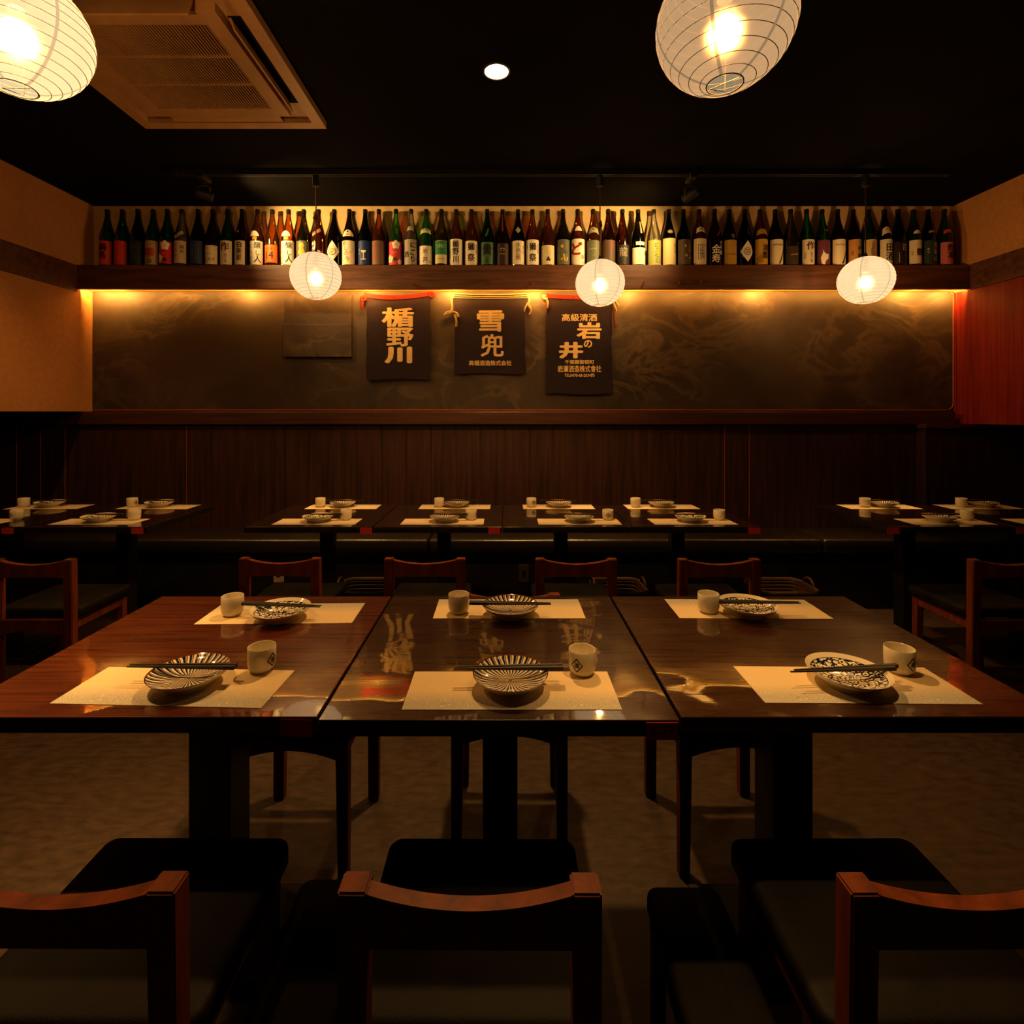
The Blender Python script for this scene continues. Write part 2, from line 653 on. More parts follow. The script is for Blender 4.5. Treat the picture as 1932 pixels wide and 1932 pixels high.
def glass(kind):
    if kind not in _GLASS:
        m = bpy.data.materials.new('bottle_glass')
        m.use_nodes = True
        nt = m.node_tree
        L = nt.links.new
        nt.nodes.remove(nt.nodes['Principled BSDF'])
        t = N(nt, 'ShaderNodeBsdfTransparent')
        c = GLASS_TINT[kind]
        t.inputs[0].default_value = (*[x ** 0.62 for x in c], 1)
        d = N(nt, 'ShaderNodeBsdfDiffuse')
        d.inputs[0].default_value = (*[x * 0.25 for x in c], 1)
        m0 = N(nt, 'ShaderNodeMixShader')
        m0.inputs[0].default_value = 0.16
        L(t.outputs[0], m0.inputs[1])
        L(d.outputs[0], m0.inputs[2])
        g = N(nt, 'ShaderNodeBsdfGlossy')
        g.inputs['Roughness'].default_value = 0.07
        fr = N(nt, 'ShaderNodeFresnel')
        fr.inputs[0].default_value = 1.7
        mx = N(nt, 'ShaderNodeMixShader')
        L(fr.outputs[0], mx.inputs[0])
        L(m0.outputs[0], mx.inputs[1])
        L(g.outputs[0], mx.inputs[2])
        L(mx.outputs[0], nt.nodes['Material Output'].inputs[0])
        _GLASS[kind] = m
    return _GLASS[kind]


def plate_mats():
    out = []
    for kind in ('stripe', 'scroll'):
        m, nt, b = mat('plate_' + kind)
        L = nt.links.new
        tc = N(nt, 'ShaderNodeTexCoord')
        sx = N(nt, 'ShaderNodeSeparateXYZ')
        L(tc.outputs['Object'], sx.inputs[0])
        ln = N(nt, 'ShaderNodeVectorMath', operation='LENGTH')
        cx = N(nt, 'ShaderNodeCombineXYZ')
        L(sx.outputs[0], cx.inputs[0])
        L(sx.outputs[1], cx.inputs[1])
        L(cx.outputs[0], ln.inputs[0])

        def M(op, a, bb=None, clamp=False):
            n = N(nt, 'ShaderNodeMath', operation=op)
            n.use_clamp = clamp
            for i, v in enumerate((a, bb)):
                if v is None:
                    continue
                if isinstance(v, (int, float)):
                    n.inputs[i].default_value = v
                else:
                    L(v, n.inputs[i])
            return n.outputs[0]

        def MIX(fac, c1, c2):
            n = N(nt, 'ShaderNodeMix', data_type='RGBA')
            if isinstance(fac, (int, float)):
                n.inputs[0].default_value = fac
            else:
                L(fac, n.inputs[0])
            for i, c in ((6, c1), (7, c2)):
                if isinstance(c, tuple):
                    n.inputs[i].default_value = (*c, 1)
                else:
                    L(c, n.inputs[i])
            return n.outputs[2]

        r = ln.outputs['Value']
        cream = rgb(226, 216, 188)
        blue = rgb(26, 36, 62)
        rust = rgb(92, 44, 22)
        if kind == 'stripe':
            nz = N(nt, 'ShaderNodeTexNoise', Scale=40.0, Detail=2.0)
            L(tc.outputs['Object'], nz.inputs['Vector'])
            a = M('ADD', M('ARCTAN2', sx.outputs[1], sx.outputs[0]), M('MULTIPLY', M('SUBTRACT', nz.outputs[0], 0.5), 0.10))
            s1 = M('SINE', M('MULTIPLY', a, 34.0))
            s2 = M('SINE', M('ADD', M('MULTIPLY', a, 34.0), 2.3))
            c = MIX(M('GREATER_THAN', s2, 0.86), cream, rust)
            c = MIX(M('GREATER_THAN', s1, 0.28), c, blue)
            c = MIX(M('LESS_THAN', r, 0.0035), c, blue)
            c = MIX(M('GREATER_THAN', r, 0.0742), c, rust)
        else:
            vo = N(nt, 'ShaderNodeTexVoronoi', Scale=85.0)
            L(tc.outputs['Object'], vo.inputs['Vector'])
            s1 = M('SINE', M('MULTIPLY', vo.outputs['Distance'], 13.0))
            wv = N(nt, 'ShaderNodeTexNoise', Scale=120.0, Detail=1.0)
            L(tc.outputs['Object'], wv.inputs['Vector'])
            s1 = M('ADD', s1, M('MULTIPLY', M('SUBTRACT', wv.outputs[0], 0.5), 3.2))
            c = MIX(M('GREATER_THAN', s1, 0.15), cream, blue)
            c = MIX(M('GREATER_THAN', r, 0.0655), c, blue)
            c = MIX(M('GREATER_THAN', r, 0.0670), c, cream)
        L(c, b.inputs['Base Color'])
        b.inputs['Roughness'].default_value = 0.1
        b.inputs['Coat Weight'].default_value = 0.6
        b.inputs['Coat Roughness'].default_value = 0.04
        out.append(m)
    return out


M_STRIPE, M_SCROLL = plate_mats()


def mat_paper():
    m, nt, b = mat('printed_paper')
    L = nt.links.new
    tc = N(nt, 'ShaderNodeTexCoord')
    sx = N(nt, 'ShaderNodeSeparateXYZ')
    L(tc.outputs['Object'], sx.inputs[0])
    mr = N(nt, 'ShaderNodeMapRange')
    mr.inputs['From Min'].default_value = -0.004
    mr.inputs['From Max'].default_value = -0.05
    L(sx.outputs[1], mr.inputs[0])
    vo = N(nt, 'ShaderNodeTexVoronoi', Scale=70.0)
    L(tc.outputs['Object'], vo.inputs['Vector'])
    mm = N(nt, 'ShaderNodeMath', operation='MULTIPLY')
    mm.inputs[1].default_value = 34.0
    L(vo.outputs['Distance'], mm.inputs[0])
    sn = N(nt, 'ShaderNodeMath', operation='SINE')
    L(mm.outputs[0], sn.inputs[0])
    gt = N(nt, 'ShaderNodeMath', operation='GREATER_THAN')
    gt.inputs[1].default_value = 0.55
    L(sn.outputs[0], gt.inputs[0])
    mx0 = N(nt, 'ShaderNodeMix', data_type='RGBA')
    mx0.inputs[6].default_value = (*rgb(160, 158, 148), 1)
    mx0.inputs[7].default_value = (*rgb(198, 188, 162), 1)
    L(gt.outputs[0], mx0.inputs[0])
    mx = N(nt, 'ShaderNodeMix', data_type='RGBA')
    mx.inputs[6].default_value = (*rgb(214, 192, 150), 1)
    L(mr.outputs[0], mx.inputs[0])
    L(mx0.outputs[2], mx.inputs[7])
    L(mx.outputs[2], b.inputs['Base Color'])
    b.inputs['Roughness'].default_value = 0.75
    b.inputs['Specular IOR Level'].default_value = 0.15
    bp = N(nt, 'ShaderNodeBump', Strength=0.25, Distance=0.0008)
    L(sn.outputs[0], bp.inputs['Height'])
    L(bp.outputs[0], b.inputs['Normal'])
    return m


M_MAT = mat_paper()

# ------------------------------------------------------------------ room shell
XL, XR = -2.966, 3.237          # upper side walls
XLL, XRR = -3.95, 4.15          # the lower zone runs on under them
Z_RAIL = 1.283
struct('floor', box(XLL, XRR, ROOM_Y0, ROOM_Y1, -0.06, 0.0), M_FLOOR)
struct('ceiling', box(XLL, XRR, ROOM_Y0, ROOM_Y1 + 0.1, ROOM_H, ROOM_H + 0.08), M_CEIL)
struct('wall_back', box(XLL, XRR, ROOM_Y1, ROOM_Y1 + 0.1, 0.0, ROOM_H), M_NICHE)
struct('wall_front', box(XLL, XRR, ROOM_Y0 - 0.1, ROOM_Y0, 0.0, ROOM_H), M_DARK_WOOD)
struct('wall_left', box(XLL, XL, ROOM_Y0, ROOM_Y1, Z_RAIL, ROOM_H), M_PLASTER)
struct('wall_left_lower', box(XLL - 0.1, XLL, ROOM_Y0, ROOM_Y1, 0.0, Z_RAIL), M_DARK_WOOD)
wr = struct('wall_right', box(XR, XRR, ROOM_Y0, ROOM_Y1, 1.197, 2.135), M_RED_WOOD)
struct('wall_right_upper', box(XR, XRR, ROOM_Y0, ROOM_Y1, 2.135, ROOM_H), M_PLASTER)
struct('wall_right_lower', box(XRR, XRR + 0.1, ROOM_Y0, ROOM_Y1, 0.0, 1.197), M_DARK_WOOD)

# wainscot of upright planks behind the bench
wz = struct('wall_back_lower', box(XLL, XRR, 3.712, 3.75, 0.0, 1.2), flat((0.10, 0.035, 0.012), 0.6))
px0 = 35.0
xs = []
x = px0 - 46.8 * 3
while True:
    X = (x - VX) * 3.70 / F_PX
    if X > 3.45:
        break
    xs.append(X)
    x += 46.2 + random.uniform(-1.0, 1.0)
M_JOINT = flat(rgb(150, 78, 30), 0.5, 0.3)
for jx in (35, 81.5, 128, 368, 1375, 1421):
    k = min(range(len(xs)), key=lambda i: abs(xs[i] - (jx - VX) * 3.70 / F_PX))
    obj('joint_strip', box(xs[k] - 0.0018, xs[k] + 0.0018, 3.6925, 3.7125, 0.02 + 0.5, 1.19), M_JOINT, wz)
for i in range(len(xs) - 1):
    if xs[i] < XLL:
        continue
    g = random.choice([0.0004, 0.0005, 0.0009])
    dy = random.uniform(0, 0.002)
    bm = box(xs[i] + g, xs[i + 1] - g, 3.694 + dy, 3.7125, 0.02, 1.195, bev=0.0012, seg=1)
    o = obj('plank', bm, M_DARK_WOOD, wz)

struct('trim_1', box(XLL, 3.175, 3.655, 3.75, 1.190, Z_RAIL, bev=0.006), M_RAIL)
# low projecting section at the far right with its cap
wl = struct('trim_2', box(2.905, XRR, 3.585, 3.70, 1.164, 1.196, bev=0.004), M_RAIL)
struct('wall_back_box', box(2.925, XRR, 3.612, 3.70, 0.0, 1.164, bev=0.003), M_DARK_WOOD)

# chalkboard
cb = obj('chalkboard', box(XL + 0.004, XR - 0.004, 3.735, 3.751, 1.2835, 2.141), M_CHALK)
tag(cb, 'long dark smeared chalkboard on the wall under the bottle shelf', 'chalkboard')
edge = []
xa, xb, za, zb = XL + 0.02, XR - 0.012, 1.292, 2.138
pts = [(xa, za)]
for k in range(7):
    t = -PI / 2 + PI / 2 * k / 6
    pts.append((xb - 0.05 + 0.05 * math.cos(t), za + 0.05 + 0.05 * math.sin(t)))
for k in range(5):
    t = PI / 2 * k / 4
    pts.append((xb - 0.03 + 0.03 * math.cos(t), zb - 0.03 + 0.03 * math.sin(t)))
obj('frame_strip', tube([(a, 3.733, b) for a, b in pts], 0.0045), flat(rgb(150, 70, 34), 0.4), cb, smooth=True)
edge2 = box(xb + 0.004, XR - 0.001, 3.716, 3.75, 1.2835, 2.13)
obj('side_post', edge2, M_RED_WOOD, cb)

# shelf beam with its hidden cove lamps
sh = thing('bottle_shelf', 'long dark wooden beam shelf carrying the row of bottles above the chalkboard', 'shelf', (0, 0, 0))
obj('fascia_board', box(XL - 0.03 + 0.0, XR - 0.002, 3.601, 3.623, 2.1325, 2.298, bev=0.002), M_BEAM, sh)
obj('shelf_board', box(XL + 0.001, XR - 0.001, 3.6235, 3.7495, 2.262, 2.2975), M_BEAM, sh)
obj('added_lamp_shield', box(XL + 0.001, XR - 0.001, 3.6232, 3.6301, 2.1322, 2.1333), M_BEAM, sh)  # added strip, keeps the bare lamp undersides out of the tabletop reflections
obj('soffit_board', box(XL + 0.001, XR - 0.001, 3.6235, 3.7495, 2.1445, 2.158), M_LIGHTWOOD, sh)
M_COVE = emit_mat('cove_lamp_glow', (1.0, 0.44, 0.075), 62.0 * P_COVE)
M_COVE2 = emit_mat('cove_tape_glow', (1.0, 0.44, 0.075), 9.0 * P_COVE)
obj('light_tape', box(XL + 0.01, XR - 0.01, 3.6236, 3.6262, 2.1335, 2.1410), M_COVE2, sh)
for cxp in (172, 212, 452, 690, 850, 1010, 1195, 1440, 1735, 1808):
    X = (cxp - VX) * 3.64 / F_PX
    obj('lamp_tube', box(X - 0.045, X + 0.045, 3.6264, 3.6300, 2.1335, 2.1412), M_COVE, sh)
# beams that run on along both side walls
struct('trim_3', box(XL - 0.03, XL + 0.004, ROOM_Y0, 3.6005, 2.112, 2.298, bev=0.003), M_BEAM)
struct('trim_4', box(XR - 0.012, XR + 0.02, ROOM_Y0, 3.6005, 2.125, 2.303, bev=0.003), M_BEAM)

# small hooks along the lower edge of the fascia
hook_bm = bmesh.new()
tube([(0, 0.0, 0.0), (0, -0.012, 0.0), (0, -0.016, 0.004)], 0.0022, bm=hook_bm)
tube([(0, -0.016 - 0.0 + 0.007 * math.sin(t), -0.003 + 0.008 * math.cos(t)) for t in [k * 0.5 for k in range(-1, 9)]], 0.0022, bm=hook_bm)
hook_me = None
for i, (hx, hy) in enumerate(((779, 537), (928, 534), (1004, 535), (1213, 535), (1280, 534), (1322, 533))):
    p = at(hx, hy, 3.6015)
    if hook_me is None:
        o = obj('screw_hook', hook_bm, M_BRASS, loc=p, smooth=True)
        hook_me = o.data
    else:
        o = obj('screw_hook', hook_me, M_BRASS, loc=p)
    o.scale = (1.4, 1.4, 1.4)
    tag(o, ('first', 'second', 'third', 'fourth', 'fifth', 'sixth')[i] + ' small brass screw hook from the left on the shelf beam front', 'hook', 'brass hooks on the shelf beam')

# hatch and board on the chalkboard, left of the banners
hb = thing('wall_hatch', 'flat dark painted service hatch on the chalkboard below the left hanging lantern', 'hatch', at(600, 640, 3.73))
p0, p1 = at(537, 674, 3.73), at(664, 555, 3.73)
c0 = hb.location
obj('back_board', box(p0.x - c0.x, p1.x - c0.x, -0.008, 0.004, p0.z - c0.z + 0.21, p1.z - c0.z - 0.004, bev=0.002), M_CHALK, hb)
obj('door', box(p0.x - c0.x - 0.004, p1.x - c0.x + 0.002, -0.018, 0.004, p0.z - c0.z, p0.z - c0.z + 0.236, bev=0.003), M_CHALK, hb)
kb = lathe([(0, 0), (0.006, 0.0), (0.007, 0.005), (0, 0.009)], 10)
bmesh.ops.rotate(kb, verts=kb.verts, cent=(0, 0, 0), matrix=Matrix.Rotation(PI / 2, 3, 'X'))
obj('knob', kb, M_IRON, hb, loc=(0.0, -0.018, p0.z - c0.z + 0.02), smooth=True)

# ------------------------------------------------------------------ bench along the wall
for i, (x0, x1, lab) in enumerate(((XLL + 0.02, -0.494, 'long black leather wall bench behind the left back-row tables'),
                                   (-0.488, 2.044, 'long black leather wall bench behind the right half of the middle back-row tables'),
                                   (2.05, 4.13, 'black leather wall bench at the right end of the back wall'))):
    t = thing('wall_bench', lab, 'bench', ((x0 + x1) / 2, 3.5, 0), group='black wall benches')
    hw = (x1 - x0) / 2
    o = obj('seat_cushion', cushion(-hw, hw, -0.166, 0.185, 0.02, 0.375, 0.460, 0.018), M_BENCH, t, smooth=True)
    obj('base', box(-hw, hw, -0.125, 0.185, 0.0, 0.375, bev=0.002), M_BLACK, t)
for lab, px_, bx in (('wall socket plate on the bench base seen through the leftmost middle chair back', 526, 0),
                     ('dark wall socket plate on the bench base between the two middle chairs', 988, 1)):
    p = at(px_, 1082, 3.372)
    t = thing('wall_socket', lab, 'socket', (p.x, 3.3745, p.z), group='wall sockets under the bench')
    obj('cover_plate', box(-0.034, 0.034, -0.008, 0.0, -0.058, 0.058, bev=0.003), flat(rgb(46, 36, 26), 0.5, 0.4) if bx else M_OUTLET, t)
    obj('socket_face', box(-0.012, 0.012, -0.0105, -0.008, -0.02, 0.02, bev=0.001), M_GRILLEDARK, t)


# ------------------------------------------------------------------ tables
def tag_part(parent, x, y, w, h, top, text=None, rot=0.0):
    o = obj('number_tag', box(-w / 2, w / 2, -0.0012, 0.0, -h / 2, h / 2), M_REDTAG, parent, loc=(x, y, top - h / 2 - 0.001))
    o.rotation_euler = (0, rot, 0)
    if text:
        bm = bmesh.new()
        put_line(bm, text, 0, 0, 0.02, bold=0.005)
        for v in bm.verts:
            v.co = Vector((v.co.x, -0.0016 - v.co.z, v.co.y))
        obj('lettering', bm, M_INK, o)


def table(x0, x1, y0, y1, label, topmat, col, tagx=None, tagtext=None, z=0.72, tagrot=0.0, group=None, thick=0.03):
    cx, cy = (x0 + x1) / 2, (y0 + y1) / 2
    t = thing('dining_table', label, 'table', (cx, cy, 0), group=group)
    hx, hy = (x1 - x0) / 2, (y1 - y0) / 2
    obj('tabletop', box(-hx, hx, -hy, hy, z - 0.004, z, bev=0.0019, seg=3), topmat, t)
    obj('edge_band', box(-hx, hx, -hy, hy, z - thick, z - 0.0042, bev=0.0015), M_BLACK, t)
    obj('pedestal', box(-col / 2, col / 2, -col / 2, col / 2, 0.025, z - thick - 0.012, bev=0.004), M_BLACK, t)
    obj('top_plate', box(-0.15, 0.15, -0.11, 0.11, z - thick - 0.012, z - thick, bev=0.002), M_IRON, t)
    obj('base_plate', box(-0.19, 0.19, -0.12, 0.12, 0.0, 0.025, bev=0.006), M_IRON, t)
    if tagx is not None:
        tag_part(t, tagx - cx, -hy, 0.058, 0.031, z - 0.003, tagtext, tagrot)
    return t


# front row
table(-1.040, -0.3445, 0.953, 1.577, 'glossy reddish rosewood table, left one of the front row', M_TOP_OUT, 0.098, tagx=(559 - VX) * 0.953 / F_PX, tagrot=0.03)
table(-0.3395, 0.3185, 0.943, 1.577, 'glossy dark table in the middle of the front row', M_TOP_MID, 0.082, tagx=(1249 - VX) * 0.943 / F_PX, tagtext='C-T9')
table(0.3245, 1.030, 0.953, 1.577, 'glossy brown rosewood table, right one of the front row', M_TOP_RIGHT, 0.094)
# back row
BF, BB = 2.529, 3.118
TB = []
for i, (xa, xb, tg, ph) in enumerate(((-2.985, -2.369, -2.42, 'outer left dark table of the back row, cut by the picture edge'),
                                      (-2.363, -1.743, -1.788, 'inner left dark table of the back row beside the left chair'),
                                      (-1.270, -0.647, -0.675, 'first dark table from the left in the middle back-row group of four'),
                                      (-0.641, -0.014, -0.05, 'second dark table from the left in the middle back-row group of four'),
                                      (-0.008, 0.616, None, 'third dark table from the left in the middle back-row group of four'),
                                      (0.622, 1.245, 1.216, 'fourth dark table from the left in the middle back-row group of four'),
                                      (1.863, 2.485, 1.893, 'inner right dark table of the back row, before the low wall box'),
                                      (2.491, 3.11, 2.52, 'outer right dark table of the back row, cut by the picture edge'))):
    TB.append(table(xa, xb, BF, BB, ph, M_TOP_BACK, 0.070, tagx=tg, group='dark tables of the back row'))


# ------------------------------------------------------------------ place settings
_mat_bm = box(-0.207, 0.207, -0.0715, 0.0715, 0, 0.0006)
ME = {}
PLATE = [(0, .0120), (.02, .0121), (.036, .0132), (.05, .0162), (.062, .0205), (.071, .0258), (.0757, .0297), (.0768, .0302),
         (.0765, .0292), (.072, .0232), (.062, .0165), (.05, .0108), (.043, .0082), (.042, .0), (.0365, .0), (.0355, .006), (0, .0075)]
PM = [0] * 7 + [1] * 9
CUP_OUT = [(0, .003), (.016, .003), (.0165, 0), (.0195, 0), (.0203, .0028), (.0245, .0058), (.0272, .0105), (.0286, .018), (.0289, .035), (.0286, .0515), (.0279, .0524),
           (.0270, .0515), (.0268, .030), (.0262, .014), (.0215, .0075), (0, .0062)]


def cup_r(z):
    P = [(r, zz) for r, zz in CUP_OUT if r > 0.016 and zz > 0.002][:7]
    for (r0, z0), (r1, z1) in zip(P, P[1:]):
        if z0 <= z <= z1:
            return r0 + (r1 - r0) * (z - z0) / (z1 - z0)
    return 0.0286


def setting(where, seat, mat_c, mat_rot, plate, kind, cup, crest, chop, group_row):
    """one place laid for a guest; world x, y on the table"""
    far = seat == 'far'
    Z = 0.7200
    w = where
    side = 'wall side' if far else 'near side'
    o = obj('placemat', ME.get('mat') or _mat_bm, M_MAT, loc=(mat_c[0], mat_c[1], Z + 0.0002))
    ME['mat'] = o.data
    o.rotation_euler = (0, 0, mat_rot + (PI if far else 0))
    tag(o, 'cream paper placemat on the %s of the %s' % (side, w), 'placemat', 'paper placemats')
    k = 'plate_' + kind
    if k not in ME:
        q = lathe(PLATE, 48, mats=PM)
        o = obj('plate', q, [M_STRIPE if kind == 'stripe' else M_SCROLL, M_PORC], smooth=True)
        ME[k] = o.data
    else:
        o = obj('plate', ME[k], None)
    o.location = (plate[0], plate[1], Z + 0.0010)
    o.rotation_euler = (0, 0, random.uniform(0, 6))
    tag(o, '%s plate on the %s of the %s' % ('radially striped blue' if kind == 'stripe' else 'scroll-patterned blue', side, w), 'plate', 'patterned plates')
    t = thing('sake_cup', 'cream porcelain cup on the %s of the %s' % (side, w), 'cup', (cup[0], cup[1], Z + 0.0010), crest, 'cream cups')
    if 'cup' not in ME:
        o = obj('cup_body', lathe(CUP_OUT, 36), M_PORC, t, smooth=True)
        ME['cup'] = o.data
        bm = bmesh.new()
        s, s2 = 0.0136, 0.0104
        A = [bm.verts.new((a * s, 0.0275 + b * s * 1.12, 0)) for a, b in ((1, 0), (0, 1), (-1, 0), (0, -1))]
        B = [bm.verts.new((a * s2, 0.0275 + b * s2 * 1.12, 0)) for a, b in ((1, 0), (0, 1), (-1, 0), (0, -1))]
        for i in range(4):
            bm.faces.new((A[i], A[(i + 1) % 4], B[(i + 1) % 4], B[i]))
        put_glyph(bm, '酒', 0, 0.0275, 0.0112, bold=0.03)
        wrap(bm, cup_r, 0.0003, step=0.003, R=0.0289, vstep=0.004)
        o = obj('crest', bm, M_BLUEINK, t)
        ME['crest'] = o.data
    else:
        obj('cup_body', ME['cup'], None, t)
        obj('crest', ME['crest'], None, t)
    # a pair of chopsticks across the plate
    if 'chop' not in ME:
        bm = bmesh.new()
        st = [(-0.112, 0.0012), (-0.05, 0.0019), (0.03, 0.0029), (0.09, 0.0036), (0.1115, 0.0038), (0.112, 0.0033)]
        rings = [[bm.verts.new((xx, a * r, b * r)) for a, b in ((-1, -1), (1, -1), (1, 1), (-1, 1))] for xx, r in st]
        for a, b in zip(rings, rings[1:]):
            for i in range(4):
                bm.faces.new((a[i], a[(i + 1) % 4], b[(i + 1) % 4], b[i]))
        bm.faces.new(rings[0][::-1])
        bm.faces.new(rings[-1])
        ME['chop'] = obj('chopstick', bm, M_CHOP)
        first = ME['chop']
        ME['chop'] = first.data
        bpy.data.objects.remove(first)
    (ca, cb_, an, spread, shift) = chop
    for s in (-1, 1):
        o = obj('chopstick', ME['chop'], None)
        # rests on the two rim crossings of the plate
        dx, dy = ca + (0.006 * s if shift else 0.0), cb_ + s * 0.0046
        o.location = (dx, dy, Z + 0.0010 + 0.0302 + 0.0030)
        o.rotation_euler = (0, 0, an + s * spread + (PI if far else 0))
        tag(o, '%s dark chopstick of the pair, %s of the %s' % ('front' if s == -1 else 'rear', side, w), 'chopstick', 'chopstick pair, %s, %s' % (side, w))


def pmid(*pts):
    v = Vector((0, 0, 0))
    for a in pts:
        v += on(a[0], a[1], 0.72)
    return v / len(pts)


FL, FM, FR = 'left front-row table', 'middle front-row table', 'right front-row table'


def quad(c):
    """centre and turn of a mat from its four corners (front-left, front-right, back-right, back-left)"""
    p = [on(a, b, 0.72) for a, b in c]
    m = (p[0] + p[1] + p[2] + p[3]) / 4
    d = (p[1] - p[0]) + (p[2] - p[3])
    return m, math.atan2(d.y, d.x)


def chopw(xl, yl, xr, yr):
    a, b = on(xl, yl, 0.754), on(xr, yr, 0.754)
    m = (a + b) / 2
    return m.x, m.y, math.atan2(b.y - a.y, b.x - a.x)


def front(where, seat, corners, plate_px, kind, cup_xy, crest, ch, spread=0.0, shift=False):
    m, r = quad(corners)
    p = on(plate_px[0], plate_px[1], 0.751)
    a, b, an = chopw(*ch)
    setting(where, seat, (m.x, m.y), r, (p.x, p.y), kind, cup_xy, crest, (a, b, an, spread, shift), 'front')


front(FL, 'near', ((95, 1326), (495, 1336), (555.5, 1266), (203, 1260)), (357, 1263), 'stripe', (-0.526, 1.125), 1.25, (243, 1256, 445, 1257), 0.004)
front(FM, 'near', ((758, 1339), (1174, 1339), (1147.6, 1268), (780.5, 1268)), (963, 1267), 'stripe', (0.166, 1.112), -0.55, (857, 1260, 1062, 1258), 0.008)
front(FR, 'near', ((1436, 1326), (1860, 1328), (1748, 1261), (1380, 1258)), (1600, 1263), 'scroll', (0.850, 1.118), 0.25, (1486, 1266, 1700, 1258), 0.006, True)
front(FL, 'far', ((372, 1175.5), (664, 1175.5), (692, 1138.5), (409.5, 1143)), (530, 1146), 'scroll', (-0.750, 1.432), 2.6, (456, 1138, 607, 1144), 0.006)
front(FM, 'far', ((817, 1167), (1105, 1167), (1091, 1131), (828, 1131.5)), (963, 1139.5), 'stripe', (-0.128, 1.448), 2.9, (885, 1137, 1040, 1139), 0.003)
front(FR, 'far', ((1280, 1166), (1574, 1168), (1520, 1132), (1251, 1131)), (1410, 1138), 'scroll', (0.570, 1.452), 2.4, (1358, 1135, 1505, 1137), 0.005)

NAMES = ('outer left back-row table', 'inner left back-row table', 'first middle back-row table', 'second middle back-row table',
         'third middle back-row table', 'fourth middle back-row table', 'inner right back-row table', 'outer right back-row table')
YN, YF = 2.642, 3.055


def back(ti, seat, mx, plx, cupx, kind, crest, rot=0.0):
    """pixel columns of the mat's middle at its front edge, of the plate and of the cup"""
    yb = YF if seat == 'far' else YN
    X = lambda px, Y: (px - VX) * Y / F_PX
    yc = yb + (0.0 if seat == 'far' else 0.05)
    p = (X(plx, yb + 0.01), yb + 0.01)
    off = -0.004 if seat == 'far' else 0.004
    setting(NAMES[ti], seat, (X(mx, yb - 0.06), yb + 0.005), rot, p, kind, (X(cupx, yc), yc), crest,
            (p[0] + off, p[1] + 0.018, random.uniform(-0.03, 0.03), 0.004, False), 'back')


back(0, 'far', 76, 94.5, 45, 'scroll', 2.5, 0.03)
back(0, 'near', -85, -60, 32, 'stripe', -0.35)
back(1, 'far', 286, 301, 249.6, 'scroll', 1.3, -0.02)
back(1, 'near', 170, 186.5, 254, 'scroll', 2.2)
back(2, 'far', 642, 647, 604.5, 'stripe', 2.7)
back(2, 'near', 591, 600, 653, 'scroll', 2.9)
back(3, 'far', 857, 861.6, 828.6, 'stripe', 2.5)
back(3, 'near', 833.5, 839, 889, 'stripe', 1.5)
back(4, 'far', 1055, 1054, 1002.6, 'stripe', 0.45)
back(4, 'near', 1095, 1092, 1147, 'stripe', -0.15)
back(5, 'far', 1253, 1247, 1199, 'stripe', 2.9)
back(5, 'near', 1314, 1302, 1357, 'scroll', 1.6)
back(6, 'far', 1673, 1667, 1632, 'stripe', 2.6)
back(6, 'near', 1803, 1772, 1824.5, 'stripe', 1.0)
back(7, 'far', 1864, 1854, 1814, 'stripe', 2.6)
back(7, 'near', 2015, 1990, 2045, 'stripe', 0.5)


# ------------------------------------------------------------------ chairs
def rail_profile(w, top_e, top_m, bot_e, bot_m, n=20):
    up = [(-w + 2 * w * k / n, top_m + (top_e - top_m) * abs(-1 + 2 * k / n) ** 2) for k in range(n + 1)]
    dn = [(w - 2 * w * k / n, bot_m + (bot_e - bot_m) * abs(1 - 2 * k / n) ** 2) for k in range(n + 1)]
    return up + dn


def bow(bm, w, amount):
    for v in bm.verts:
        v.co.y -= amount * (1 - (v.co.x / w) ** 2)


